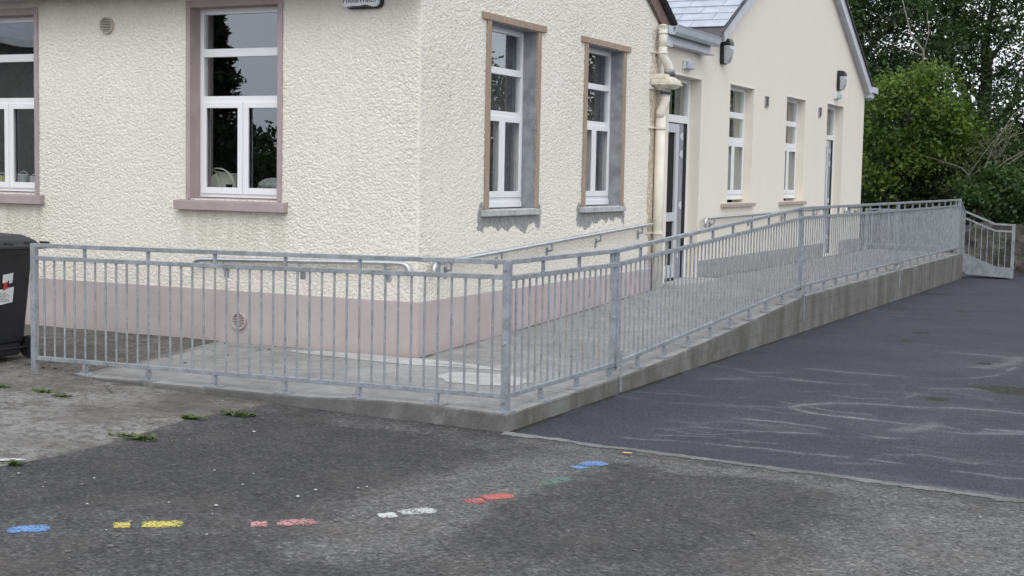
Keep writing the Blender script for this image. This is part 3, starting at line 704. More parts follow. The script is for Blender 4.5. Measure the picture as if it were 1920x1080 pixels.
for o, bar, oa in ((D1o, (2.45, 2.55), .0), (D2o, (2.48, 2.57), .0)):
    dr, T, lw, h = door(o, bar, oa); leaf = [c for c in dr.children if c.name.startswith('door_leaf')][0]
    g = MB()
    for z0, z1 in ((.2, .80), (.92, h-.12)): g.box((.10, -.034, z0), (lw-.10, -.028, z1), T)
    g.build('leaf_glass', M['void'], leaf)
    a, b, c, d = o
    # grey lock side of the frame with its keeps, then the dark gap
    k = MB(); k.box((b-.372, -.20, c+.03), (b-.185, -.176, bar[0]-.002), SIDE); k.build('lock_edge', M['dgrey'], dr)
    for z in (.35, 1.05, 1.75, 1.99):
        k = MB(); k.prism([(b-.30, c+z-.05), (b-.24, c+z-.05), (b-.24, c+z+.05), (b-.30, c+z+.05), (b-.30, c+z+.025), (b-.34, c+z+.025), (b-.34, c+z-.025), (b-.30, c+z-.025)], -.175, -.164, SIDE); k.build('lock_keep', M['keep'], dr)
    k = MB(); k.box((b-.184, -.20, c+.03), (b-.063, -.170, bar[0]-.002), SIDE); k.build('door_gap', M['void'], dr)
    mb = MB(); uu = np.linspace((a+b)/2, b, 30); pts = [(-.42+.02*math.sin(u*50), u) for u in uu]
    for (xx, yy), (x1, y1) in zip(pts[:-1], pts[1:]): mb.quad((xx, yy, bar[1]-.2), (x1, y1, bar[1]-.2), (x1, y1, d+.05), (xx, yy, d+.05))
    mb.build('curtain', M['curtain'], dr, recalc=False)
mb = MB(); mb.box((6.42, -.2, .15), (7.86, .30, .325), SIDE); st = mb.build('threshold', M['palecon'], ext, bevel=.01)
mb = MB(); mb.box((6.55, -.12, .326), (7.1, -.06, .36), SIDE); mb.build('threshold_grille', M['void'], st)
# rectangular vents
for yv in (11.0, 14.45):
    mb = MB(); mb.box((yv-.085, 0, 2.85), (yv-.07, .022, 3.02), SIDE); mb.box((yv+.07, 0, 2.85), (yv+.085, .022, 3.02), SIDE); mb.box((yv-.07, 0, 2.85), (yv+.07, .022, 2.863), SIDE); mb.box((yv-.07, 0, 3.007), (yv+.07, .022, 3.02), SIDE)
    for k in range(6): mb.bar((.012, yv-.07, 2.877+k*.023), (.012, yv+.07, 2.877+k*.023), .012, .008)
    v = mb.build('air_vent', M['dgrey'], ext)
    mb = MB(); mb.box((yv-.07, .001, 2.863), (yv+.07, .004, 3.007), SIDE); mb.build('vent_opening', M['void'], v)

# ---- fittings on the walls
def rr(u0, u1, z0, z1, r, n=5):
    p = []
    for cx, cz, a0 in ((u1-r, z1-r, 0), (u0+r, z1-r, 90), (u0+r, z0+r, 180), (u1-r, z0+r, 270)):
        for k in range(n+1):
            a = R(a0+90*k/n); p.append((cx+r*math.cos(a), cz+r*math.sin(a)))
    return p
def wall_lamp(y, z, label):
    t = thing('wall_lamp', label, 'wall lamp', (0, y, z), 'bulkhead lamps on the extension wall')
    mb = MB(); hw = .108
    mb.prism(rr(y-hw, y+hw, z-.185, z+.19, .05), 0, .055, SIDE)
    mb.build('lamp_back', M['blackpl'], t, bevel=.008)
    mb = MB(); P_ = lambda u, d, w: (u, d, w)
    mb.add([(d, y+sy*hw*q, z+zz) for sy in (-1, 1) for d, zz, q in ((.05, .185, 1), (.11, .18, .9), (.145, .13, .85), (.148, .085, .85), (.05, .085, 1))], [tuple(range(5)), tuple(range(9, 4, -1))]+[(i, (i+1) % 5, (i+1) % 5+5, i+5) for i in range(5)])
    mb.build('lamp_hood', M['blackpl'], t, bevel=.006)
    lp = [(.056, .080, .9), (.142, .080, .8), (.150, .03, .8), (.138, -.08, .75), (.108, -.165, .6), (.056, -.175, .7)]; mb = MB()
    mb.add([(d, y+sy*hw*q, z+zz) for sy in (-1, 1) for d, zz, q in lp], [tuple(range(6)), tuple(range(11, 5, -1))]+[(i, (i+1) % 6, (i+1) % 6+6, i+6) for i in range(6)])
    mb.build('lamp_lens', M['lens'], t, bevel=.006)
wall_lamp(8.66, 3.52, 'black wall lamp with pale lens beside the gutter end, above the left slim window')
wall_lamp(15.78, 3.585, 'black wall lamp with pale lens above the far door of the extension')
def emer(y, z, label, s=1.):
    t = thing('emergency_light', label, 'emergency light', (0, y, z), 'box lights over the doors')
    mb = MB(); mb.box((y-.15*s, .0, z-.055), (y+.15*s, .045, z+.055), SIDE); mb.build('light_base', M['whitepl'], t, bevel=.008)
    mb = MB(); mb.prism([(y-.135*s, z+.05), (y+.135*s, z+.05), (y+.135*s, z-.05), (y-.135*s, z-.05)], .046, .085, SIDE); mb.build('light_cover', M['greylens'], t, bevel=.012)
emer(7.12, 3.205, 'small grey box light on the wall above the near door beside the drainpipe')
emer(15.66, 3.29, 'small grey box light between the far black lamp and the far door', .9)

# alarm box
t = thing('alarm_box', 'white alarm box with dark lettering under the eaves of the pebbledash front wall', 'alarm box', (-.57, 0, 3.27))
mb = MB(); mb.prism(rr(-.758, -.372, 3.168, 3.372, .05), .005, .045, FRONT); mb.build('back_shell', M['blackpl'], t)
mb = MB(); pl = rr(-.770, -.392, 3.178, 3.376, .045); mb.prism(pl, .045, .085, FRONT); mb.build('front_cover', M['whitepl'], t, bevel=.006)
mb = MB(); mb.prism([(-.73, 3.178), (-.66, 3.188), (-.6, 3.186), (-.52, 3.196), (-.46, 3.182), (-.44, 3.176), (-.6, 3.172)], .084, .0875, FRONT); mb.build('light_slot', M['blackpl'], t)
fc = bpy.data.curves.new('lettering', 'FONT'); fc.body = 'PhoneWatch'; fc.size = .078; fc.extrude = .0012; fc.align_x = 'CENTER'
fo = bpy.data.objects.new('tmp', fc); COL.objects.link(fo); dg = bpy.context.evaluated_depsgraph_get(); me = bpy.data.meshes.new_from_object(fo.evaluated_get(dg)); bpy.data.objects.remove(fo)
for v in me.vertices: v.co = Vector((v.co.x*.86-.585, -.0865-v.co.z*1., v.co.y+3.218))
link('lettering', me, M['ink'], t)

# drainpipe / vent stack
t = thing('drainpipe', 'cream plastic soil pipe with rain hopper in the corner between the two buildings', 'drainpipe', (.1, 6.0, .3))
def tubeo(pts, r, name, m, n=14, sm_=True): 
    mb = MB(); mb.tube(pts, r, n); return mb.build(name, m, t, smooth=sm_)
A_ = (.10, 5.93)
tubeo([(.10, 5.93, 3.30), (.10, 5.93, 3.56)], .055, 'upper_pipe', M['pipe'])
mb = MB()
for k in range(10):
    a = 2*math.pi*k/10; mb.box((.10+.046*math.cos(a)-.007, 5.93+.046*math.sin(a)-.007, 3.56), (.10+.046*math.cos(a)+.007, 5.93+.046*math.sin(a)+.007, 3.605))
mb.tube([(.1, 5.93, 3.603), (.1, 5.93, 3.615), (.1, 5.93, 3.625)], [.056, .05, .02], 14); mb.build('vent_cap', M['pipe'], t)
tubeo([(.10, 5.93, 3.34), (.10, 5.93, 3.25), (.115, 5.96, 3.19), (.15, 6.0, 3.12), (.165, 6.02, 3.06), (.165, 6.02, 3.0)], .057, 'pipe_bend', M['pipe'])
tubeo([(.10, 5.93, 3.25), (.10, 5.93, 3.275)], .064, 'pipe_collar', M['pipe']); tubeo([(.10, 5.93, 3.50), (.10, 5.93, 3.525)], .062, 'pipe_collar', M['pipe'])
tubeo([(.165, 6.02, 3.02), (.165, 6.02, 3.07)], .068, 'coupling', M['greyband']); tubeo([(.165, 6.02, 2.985), (.165, 6.02, 3.02)], .073, 'coupling', M['band'])
mb = MB()
def frus(x0, x1, y0, y1, z0, X0, X1, Y0, Y1, z1): mb.add([(x0, y0, z0), (x1, y0, z0), (x1, y1, z0), (x0, y1, z0), (X0, Y0, z1), (X1, Y0, z1), (X1, Y1, z1), (X0, Y1, z1)], [(0, 1, 2, 3), (4, 5, 6, 7), (0, 1, 5, 4), (1, 2, 6, 5), (2, 3, 7, 6), (3, 0, 4, 7)])
frus(.06, .23, 5.88, 6.12, 2.82, .0, .285, 5.80, 6.17, 2.86); frus(.0, .295, 5.79, 6.18, 2.86, .0, .295, 5.79, 6.18, 2.885)
frus(.0, .285, 5.80, 6.17, 2.885, .0, .27, 5.81, 6.15, 2.935); frus(.0, .20, 5.815, 6.02, 2.935, .0, .19, 5.82, 6.01, 3.0); frus(.04, .26, 5.9, 6.14, 2.935, .09, .22, 5.94, 6.08, 2.97)
mb.build('hopper', M['mould'], t, bevel=.012)
tubeo([(.13, 5.99, 2.74), (.13, 5.99, 2.82)], .066, 'coupling', M['greyband']); tubeo([(.13, 5.99, 2.755), (.13, 5.99, 2.785)], .069, 'coupling', M['band'])
tubeo([(.13, 5.99, 2.75), (.13, 5.99, 2.68), (.115, 5.975, 2.60), (.085, 5.95, 2.52), (.085, 5.95, 2.46)], .060, 'pipe_bend', M['pipe'])
tubeo([(.085, 5.96, 2.48), (.085, 5.97, .27)], .064, 'lower_pipe', M['pipe'], 16)
for z in (3.27, 2.82, 2.33, 1.0):
    mb = MB(); mb.box((0, 5.72, z-.012), (.03, 5.93, z+.012)); mb.tube([(.09, 5.955, z-.015), (.09, 5.955, z+.015)], .072, 14); mb.build('pipe_clip', M['pipe'], t)

# ================================================================= GROUND
def poly_sd(X, Y, P):
    """signed distance-like: + inside"""
    P = np.array(P); n = len(P); ins = np.zeros(X.shape, bool); d = np.full(X.shape, 1e9)
    for i in range(n):
        x0, y0 = P[i]; x1, y1 = P[(i+1) % n]
        c = ((y0 > Y) != (y1 > Y)) & (X < (x1-x0)*(Y-y0)/(y1-y0+1e-12)+x0); ins ^= c
        t = clamp(((X-x0)*(x1-x0)+(Y-y0)*(y1-y0))/((x1-x0)**2+(y1-y0)**2+1e-12)); d = np.minimum(d, np.hypot(X-x0-t*(x1-x0), Y-y0-t*(y1-y0)))
    return np.where(ins, d, -d)
def line_d(X, Y, P):
    d = np.full(X.shape, 1e9)
    for (x0, y0), (x1, y1) in zip(P[:-1], P[1:]):
        t = clamp(((X-x0)*(x1-x0)+(Y-y0)*(y1-y0))/((x1-x0)**2+(y1-y0)**2+1e-12)); d = np.minimum(d, np.hypot(X-x0-t*(x1-x0), Y-y0-t*(y1-y0)))
    return d
xs = np.concatenate([[-300, -120, -60, -30, -15, -9], axis([-7, -2.35, -1.7, 6.6], .035), [8, 12, 20, 40, 90, 300]])
ys = np.concatenate([[-300, -120, -60, -30, -15, -9], axis([-7, -2.5, -1.7, .1], .035), [.6, 1.2, 3, 6, 10, 15, 20, 24, 30, 45, 90, 300]])
X, Y = np.meshgrid(xs, ys, indexing='ij'); Z = H(X, Y)
me = np_mesh('ground', np.stack([X.ravel(), Y.ravel(), Z.ravel()], 1), grid_faces(*X.shape))
wear = np.full(X.shape, .42); nz = fbm(X*2.2, Y*2.2, 60, 5)-.5
def apply(poly, val, soft):
    global wear
    P = [at(*p) for p in poly]; k = sm((poly_sd(X, Y, P)+nz*.5)/soft+.5); wear = wear*(1-k)+val*k
apply([(-60, 900), (0, 880), (260, 832), (440, 782), (650, 772), (900, 800), (1000, 826), (860, 866), (700, 905), (560, 960), (380, 960), (200, 940), (-60, 985)], .15, .45)
apply([(-60, 1000), (300, 1000), (560, 1010), (700, 1090), (-60, 1090)], .36, .5)
apply([(560, 990), (700, 925), (880, 868), (1010, 850), (1165, 862), (1135, 880), (1060, 905), (985, 928), (930, 955), (850, 985), (780, 1040), (640, 1060), (560, 1040)], .72, .3)
apply([(1190, 860), (1480, 905), (1600, 950), (1540, 990), (1360, 1010), (1230, 1050), (1000, 1060), (880, 1010), (960, 950), (1060, 910), (1140, 880)], .27, .2)
apply([(1620, 950), (1990, 960), (1990, 1090), (1420, 1090), (1560, 1010)], .76, .5)
apply([(960, 822), (1180, 853), (1500, 890), (1920, 955), (1990, 985), (1600, 925), (1200, 870), (1000, 838)], .68, .12)
apply([(640, 770), (930, 815), (1010, 835), (950, 850), (800, 820), (620, 790)], .46, .2)
setattr_f(me, 'wear', wear)
struct(link('ground', me, M['oldtar'], None, True))

# new tarmac sheet
def seam_y(x): 
    x = np.asarray(x, float); return -2.09-.115*clamp((x-1.95)/1., 0, 1)-.085*np.maximum(x-2.95, 0)+.02*(vnoise(x*3, x*0+2., 80)-.5)*2+.008*(vnoise(x*17, x*0+2., 81)-.5)
xs = np.concatenate([axis([1.925, 6.9], .024), [8, 11, 16, 24, 40]]); tv = np.concatenate([axis([0, 9.5], .024), axis([9.9, 22.], .25), [24, 28]])
X, TV = np.meshgrid(xs, tv, indexing='ij'); Y = seam_y(X)+TV; Z = H(X, Y)+.006+.004*(fbm(X*.7, Y*.7, 33)-.5)*clamp(TV/.4); Z[:, 0] -= .014
me = np_mesh('new_tarmac', np.stack([X.ravel(), Y.ravel(), Z.ravel()], 1), grid_faces(*X.shape))
stain = np.zeros(X.shape); wob = .12*(fbm(X*1.9, Y*1.9, 90, 5)-.5); wob2 = .22*(fbm(X*1.9, Y*1.9, 95, 5)-.5)
LINES = [([(1480, 766), (1500, 770), (1560, 780), (1640, 790), (1704, 796), (1760, 790), (1800, 794), (1850, 806), (1920, 812), (2000, 815)], .055, 1.),
 ([(1480, 764), (1510, 760), (1560, 757), (1650, 760), (1720, 766), (1800, 766), (1860, 770), (1915, 777), (2000, 785)], .075, .7),
 ([(1340, 712), (1480, 712), (1540, 718), (1600, 721), (1700, 726), (1840, 731)], .085, .65), ([(1300, 800), (1420, 810), (1560, 818), (1690, 822)], .04, .75),
 ([(1390, 785), (1500, 800), (1600, 812), (1680, 822)], .045, .8), ([(1170, 822), (1300, 833), (1400, 843), (1500, 852), (1590, 858)], .035, .7),
 ([(1630, 863), (1690, 873), (1780, 885), (1920, 900)], .03, .7), ([(1500, 690), (1600, 701), (1750, 712), (1810, 712), (1870, 705), (1900, 690)], .06, .6),
 ([(1640, 687), (1700, 693), (1770, 695)], .05, .45), ([(1790, 663), (1880, 670), (1920, 680), (1990, 684)], .1, .5), ([(1150, 745), (1250, 755), (1350, 760), (1490, 766)], .05, .4),
 ([(1704, 796), (1740, 806), (1800, 812), (1840, 815), (1990, 820)], .06, .7), ([(1690, 808), (1740, 800), (1760, 796)], .25, .45), ([(1850, 812), (1920, 815)], .2, .45),
 ([(1830, 690), (1880, 685), (1920, 672)], .3, .4), ([(1200, 735), (1290, 742), (1400, 748)], .04, .35), ([(1320, 700), (1400, 706), (1500, 712)], .05, .35), ([(1240, 800), (1330, 812)], .03, .5)]
rq = random.Random(21)
for k in range(16):
    x0, y0 = rq.uniform(1130, 1800), rq.uniform(640, 880); n_ = rq.randint(3, 6); LINES.append(([(x0+q*55, y0+q*rq.uniform(2, 9)+rq.uniform(-4, 4)) for q in range(n_)], rq.uniform(.03, .06), rq.uniform(.25, .5)))
for P, wd, a in LINES:
    P = [at(*p) for p in P]; d = line_d(X+wob, Y+wob2, P); br = sm((fbm(X*2.5, Y*2.5, 99+len(P), 3)-.28)/.25)
    stain = np.maximum(stain, a*(.12+.88*br)*np.maximum(np.exp(-(d/(wd*.42))**2), .22*np.exp(-(d/(wd*1.6))**2)))
for px, py, rx, ry in ((1640, 905, .3, .06), (1740, 916, .45, .07), (1560, 893, .25, .05), (1352, 868, .16, .05), (1850, 935, .4, .08)):
    x0, y0 = at(px, py); stain = np.maximum(stain, .55*np.exp(-((X-x0)/rx)**2-((Y-y0)/ry)**2))
setattr_f(me, 'stain', stain)
moss = np.zeros(X.shape)
for px, py, rx, ry in ((1757, 750, .13, .15), (1880, 730, .36, .26), (1806, 585, .15, .2), (1811, 600, .12, .16), (1728, 625, .16, .2), (1845, 683, .10, .16), (1748, 552, .35, .3), (1905, 738, .3, .2), (1700, 640, .1, .2)):
    x0, y0 = at(px, py); moss = np.maximum(moss, np.exp(-((X-x0)/rx)**2-((Y-y0)/ry)**2))
moss = np.maximum(moss, 1.0*np.exp(-((X-1.94)/.07)**2)*(vnoise(Y*3, Y*0, 71) > .35)); setattr_f(me, 'moss', moss*.95)
struct(link('new_tarmac', me, M['newtar'], None, True))
# joint strip between both surfaces
xs = axis([1.93, 7.2], .011); mb = MB(); pr = None
for x in xs:
    y = float(seam_y(x)); f_ = lambda k, sd: float(vnoise(np.array(x*k), np.array(sd*1.7), 80+sd))
    w0 = .002+.022*f_(23, 1)**2+.012*f_(70, 2); w1 = .004+.055*f_(6, 3)**2.5+.03*f_(31, 4)**2+.014*f_(80, 5)
    z = float(H(x, y))+.0115; cur = ((x, y+w0, z), (x, y-w1, z-.0085))
    if pr: mb.quad(pr[0], cur[0], cur[1], pr[1])
    pr = cur
struct(mb.build('tarmac_joint', M['seam'], None, recalc=False))
# concrete apron on the left
def apron_edge(y): return np.interp(y, [-12, -4.9, -4.37, -3.76, -3.0, -2.05], [.05, -.05, .03, 0, -.13, -.02])+.03*(vnoise(np.asarray(y)*6, np.asarray(y)*0, 77)-.5)
mb = None; t0 = np.linspace(0, 1, 170)**.7; ys = np.concatenate([[-12, -8], axis([-6, -2.06], .04)])
Yg, Tg = np.meshgrid(ys, t0, indexing='ij'); Xg = -10+(apron_edge(Yg)+10)*Tg; Zg = H(Xg, Yg)+.008+.010*(fbm(Xg*3, Yg*3, 41, 4)-.5); Zg[:, -1] -= .02
V_ = np.stack([Xg.ravel(), Yg.ravel(), Zg.ravel()], 1); F_ = grid_faces(*Xg.shape)
xs2 = np.concatenate([[-10, -7], axis([-6, -2.15], .04)]); ys2 = axis([-2.06, .0], .04); X2, Y2 = np.meshgrid(xs2, ys2, indexing='ij'); Z2 = H(X2, Y2)+.008+.012*(fbm(X2*3, Y2*3, 41, 4)-.5)
V2_ = np.stack([X2.ravel(), Y2.ravel(), Z2.ravel()], 1); F2_ = grid_faces(*X2.shape)+len(V_)
me = np_mesh('concrete_apron', np.concatenate([V_, V2_]), np.concatenate([F_, F2_])); struct(link('concrete_apron', me, M['apron'], None, True))

# ramp: top surface and kerb sides in one
def ramp_mesh():
    XE = 1.935
    mb = MB(); top = MB(); fr = MB()
    xa = axis([-2.4, 0, XE], .08); ya = axis([-2.05, 0], .08); yb = axis([0, 18.95], .12); xb = xa[xa >= -1e-9]
    for xs_, ys_ in ((xa, ya), (xb, yb)):
        X, Y = np.meshgrid(xs_, ys_, indexing='ij')
        if len(xs_) == len(xa): X[0] += .35*(vnoise(Y[0]*3.5, Y[0]*0+.5, 66)-.7)
        Z = deck(X, Y)+.004*(fbm(X*1.5, Y*1.5, 12)-.5)
        o = len(top.v); top.v += [tuple(map(float, p)) for p in zip(X.ravel(), Y.ravel(), Z.ravel())]; top.f += [tuple(int(i)+o for i in f) for f in grid_faces(*X.shape)]
    def zt(x, y): return float(deck(x, y))
    # sides: front edge then right edge then far end, with worn, uneven arris
    path = [(x, -2.05) for x in axis([-2.4, XE], .06)]+[(XE, y) for y in axis([-2.05, 18.95], .06)][1:]+[(x, 18.95) for x in axis([0, XE], .2)[::-1]][1:]
    prev = None
    for x, y in path:
        wv = .006*(float(fbm(np.array(x*4.+3), np.array(y*4.), 55))-.5)
        out = (wv if x >= XE-1e-6 else 0, -wv if y <= -2.05+1e-6 else 0)
        z1 = zt(x, y); cur = [(x, y, z1), (x+out[0]+(.006 if x >= XE-1e-6 else 0), y+out[1]-(.006 if y < -2.04 else 0), z1-.012), (x+out[0]+.006*(x >= XE-1e-6), y+out[1]-.006*(y < -2.04), -.45)]
        if prev:
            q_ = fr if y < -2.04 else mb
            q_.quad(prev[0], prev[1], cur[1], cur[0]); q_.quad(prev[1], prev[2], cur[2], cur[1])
        prev = cur
    return top, mb, fr
top_, side_, fr_ = ramp_mesh()
rt_ = top_.build('concrete_ramp', M['deck'], None, recalc=False, smooth=True)
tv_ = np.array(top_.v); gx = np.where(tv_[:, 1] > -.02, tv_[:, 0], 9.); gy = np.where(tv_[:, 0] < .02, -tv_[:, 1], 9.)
gm_ = np.maximum(np.exp(-(np.abs(gx)/.13)**1.5), .8*np.exp(-(np.abs(gy)/.10)**1.5)*(tv_[:, 1] <= 0)); gm_ = np.maximum(gm_, .75*np.exp(-((tv_[:, 0]+2.15)/.22)**2))  # mask that darkens the deck along the wall foot and its left end
setattr_f(rt_.data, 'edge_dark', gm_*(.6+.6*vnoise(tv_[:, 0]*3+tv_[:, 1]*2.2, tv_[:, 1]*.7, 64))); struct(rt_)
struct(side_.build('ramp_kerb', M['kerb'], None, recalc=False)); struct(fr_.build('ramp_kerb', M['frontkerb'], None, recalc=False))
# pale cement smear near the corner of the building and on the deck
def ground_blob(name, cx, cy, rx, ry, m, zf, dz=.004, seed=1, rot=0):
    n = 40; c = []; mb = MB()
    for k in range(n):
        a = 2*math.pi*k/n; q = .75+.5*float(fbm(np.array(2+math.cos(a)*1.6), np.array(2+math.sin(a)*1.6), seed, 3)); u, v = rx*q*math.cos(a), ry*q*math.sin(a)
        x, y = cx+u*math.cos(rot)-v*math.sin(rot), cy+u*math.sin(rot)+v*math.cos(rot); c.append((x, y, float(zf(x, y))+dz))
    mb.add(c+[(cx, cy, float(zf(cx, cy))+dz)], [(k, (k+1) % n, n) for k in range(n)]); return mb.build(name, m, None, recalc=False)
struct(ground_blob('cement_smear', -.12, -.22, 1.1, .16, M['palecon'], deck, .0035, 3))
struct(ground_blob('cement_smear', 1.05, -.75, .42, .30, M['palecon'], deck, .0035, 9))

# ================================================================= RAILINGS
STEEL = M['steel']
def copy_part(proto, parent, loc):
    c = proto.copy(); COL.objects.link(c); c.parent = parent; c.matrix_parent_inverse = WM(parent).inverted(); c.location = loc; c['_'] = 0; del c['_']; return c
def railing(label, P, ts, base, posts, first=5, start_post=True, topz=1.1, midz=.975, botz=.12, step=.1123, legs=True, group='galvanised ramp railing runs'):
    """P(t)->(x,y) along the run, ts breakpoints, base(t) height of the run; posts=list of (t, kind)"""
    t0, t1 = ts[0], ts[-1]; x, y = P(t0)
    th = thing('ramp_railing', label, 'railing', (x, y, base(t0)), group)
    pt = lambda t, z: (*P(t), base(t)+z)
    single = topz-midz < .05
    for nm, z, w, h in (('top_rail', topz-.017, .045, .034), ('mid_rail', midz, .036, .034), ('bottom_rail', botz, .036, .034)):
        if single and nm == 'top_rail': continue
        mb = MB()
        for a, b in zip(ts[:-1], ts[1:]): mb.bar(pt(a, z), pt(b, z), w, h)
        mb.build(nm, STEEL, th, bevel=.003)
    n = int(round((t1-t0)/step)); st = (t1-t0)/n
    d = Vector((*P(t0+.01), 0))-Vector((*P(t0), 0)); d.normalize(); nrm = Vector((d.y, -d.x, 0))
    # prototypes
    mb = MB(); hh = midz-botz; mb.tube([(0, 0, .0), (0, 0, hh)], .0088, 8, False); bar0 = mb.build('baluster', STEEL, None, smooth=True)
    mb = MB(); mb.box((-.011, -.011, 0), (.011, .011, topz-midz-.034)); stub0 = mb.build('rail_stub', STEEL, None)
    mb = MB(); mb.box((-.012, -.016, 0), (.012, .016, botz-.017)); mb.box((-.017, -.020, .03), (.017, .020, .075))
    pl = MB(); o = nrm*.0; mb.box((-.075*abs(d.x)-.05*abs(d.y), -.075*abs(d.y)-.05*abs(d.x), .0), (.075*abs(d.x)+.045*abs(d.y), .075*abs(d.y)+.045*abs(d.x), .012))
    for s in (-1, 1): mb.tube([(s*.05*abs(d.x), s*.05*abs(d.y), .01), (s*.05*abs(d.x), s*.05*abs(d.y), .024)], .009, 6)
    leg0 = mb.build('leg', STEEL, None)
    first_b = True; stuff = MB(); cnt = 0
    for k in range(1, n):
        t = t0+k*st; p = pt(t, botz)
        if cnt < 100:
            if k == 1: attach(bar0, th); bar0.location = p
            else: copy_part(bar0, th, p)
            cnt += 1
        if (k-first) % 6 == 0:
            for pr, z in ((stub0, midz+.017), (leg0, 0.)):
                q = pt(t, z)
                if pr is stub0 and single: continue
                if pr is leg0:
                    if not legs: continue
                    q = (q[0], q[1], float(deck(q[0], q[1]))); 
                if pr.parent is None: attach(pr, th); pr.location = q
                else: copy_part(pr, th, q)
    for pr in (stub0, leg0):
        if pr.parent is None: bpy.data.objects.remove(pr)
    for t, kind in posts:
        x, y = P(t); z0 = base(t); mb = MB()
        if kind == 'corner': mb.box((x-.027, y-.027, z0+.0), (x+.027, y+.027, z0+topz))
        elif kind == 'end': mb.box((x-.025, y-.025, z0-.05), (x+.025, y+.025, z0+topz))
        elif kind == 'joint': mb.box((x-.027, y-.034, z0+.06), (x+.012, y+.008, z0+topz)); mb.box((x-.019, y+.009, z0+.07), (x+.02, y+.03, z0+topz-.001))
        else: mb.box((x-.03, y-.03, z0), (x+.03, y+.03, z0+topz))
        po = mb.build('post', STEEL, th, bevel=.004)
        for z in ((.08, .50, 1.03) if kind == 'corner' else (.14, .52, 1.02)):
            if kind in ('corner', 'joint'): 
                yy = y-.027 if kind == 'corner' else y-.034
                bb = MB(); bb.tube([(x-.005, yy, z0+z), (x-.005, yy-.012, z0+z)], [.014, .011], 8); bb.build('bolt', STEEL, po)
        if kind == 'corner':
            bb = MB(); bb.box((x-.075, y-.05, z0-.002), (x+.05, y+.075, z0+.010)); bb.build('base_plate', STEEL, po)
        if kind == 'joint':
            bb = MB(); g0 = float(H(x+.1, y)); top_b = z0+.24 if t < 1 else z0+.2; low = g0+.02 if t < 1 else max(g0+.05, z0-.30)
            bb.box((x+.058, y-.019, low), (x+.068, y+.019, top_b)); bb.box((x+.022, y-.015, z0+.10), (x+.058, y+.015, z0+.13))
            for z in (low+.06, low+.12, top_b-.03): bb.tube([(x+.066, y, z), (x+.077, y, z)], .009, 6)
            bb.build('side_strap', STEEL, po)
            bb = MB(); bb.box((x-.08, y-.1, z0+.0), (x+.04, y+.06, z0+.012)); bb.build('base_plate', STEEL, po)
    return th
bf = lambda x: float(np.interp(x, [-2.608, -.2, 1.885], [-.055, -.03, 0]))
railing('front run of galvanised railing parallel to the pebbledash front wall, from bin to corner post', lambda t: (t, -1.993), [-2.608, -.2, 1.885], bf, [(-2.608, 'end'), (1.885, 'corner')], 5)
bs = lambda y: float(np.interp(y, [-2, .1, 6.15, 18.7], [0, -.002, .278, .287]))
RY = [-1.957, .085, 6.16, 12.25, 18.6]
LB = ['short sloping bay of ramp railing just right of the corner post', 'long railing bay climbing along the ramp past the near door', 'level railing bay in front of the slim extension windows', 'farthest level bay of the ramp railing, ending at the steps']
for k in range(4):
    railing(LB[k], lambda t: (1.885, t), [RY[k], RY[k+1]], bs, [(RY[k+1], 'joint' if k < 3 else 'post')], 5, midz=.965)
railing('railing across the far end of the landing between the extension corner and the side railing', lambda t: (t, 18.86), [-.02, 1.83], lambda x: .287, [(-.02, 'post'), (1.84, 'post')], 5, legs=False, topz=.86, midz=.843)
# stair rail at the far end
t = thing('stair_railing', 'low galvanised stair railing with solid stringer plate at the far end of the ramp', 'stair railing', (2.3, 19.3, -.2))
YS = 19.3
mb = MB(); pts = [(1.885, YS, 1.135), (2.50, YS, .885), (2.875, YS, .877)]
for z in (0., -.135):
    for a, b in zip(pts[:-1], pts[1:]): mb.bar((a[0], a[1], a[2]+z), (b[0], b[1], b[2]+z), .04, .036)
mb.build('handrail', STEEL, t)
mb = MB(); mb.box((2.835, YS-.03, -.21), (2.895, YS+.03, .895)); mb.box((1.86, YS-.03, -.1), (1.91, YS+.03, 1.15)); mb.build('post', STEEL, t)
mb = MB(); mb.prism([(1.885, .285), (2.56, .015), (2.835, .005), (2.835, -.205), (1.955, -.16), (1.93, -.10), (1.885, -.15)], 0, .012, lambda u, d, z: (u, YS-.02-d, z)); mb.build('stringer', STEEL, t)
topf = lambda x: float(np.interp(x, [1.885, 2.5, 2.875], [1.0, .75, .742])); botf = lambda x: float(np.interp(x, [1.885, 2.56, 2.835], [.285, .015, .005]))
for k in range(1, 8):
    x = 1.885+k*.1187; mb = MB(); mb.tube([(x, YS, botf(x)-.02), (x, YS, topf(x))], .009, 8, False); mb.build('baluster', STEEL, t, smooth=True)
for k in range(3):
    mb = MB(); mb.box((1.96+k*.27, YS+.0, .03-k*.09), (2.25+k*.27, YS+.55, .055-k*.09)); mb.build('tread', STEEL, t)
# sloping piece from the last post down to the stair rail
t = thing('railing_panel', 'narrow steel panel sloping down from the last ramp post to the stair railing', 'railing', (1.885, 18.95, -.1))
mb = MB(); mb.prism([(18.64, 1.38), (19.27, 1.14), (19.27, .99), (18.64, 1.22)], -.006, .006, lambda u, d, z: (1.885+d, u, z)); mb.prism([(18.64, 1.21), (19.27, .985), (19.27, -.12), (18.64, .38)], -.004, .004, lambda u, d, z: (1.885+d, u, z)); mb.build('panel_sheet', STEEL, t)
mb = MB(); mb.bar((1.885, 18.62, 1.375), (1.885, 19.28, 1.13), .044, .034); mb.bar((1.885, 18.62, .40), (1.885, 19.28, -.10), .03, .03); mb.build('panel_rail', STEEL, t)

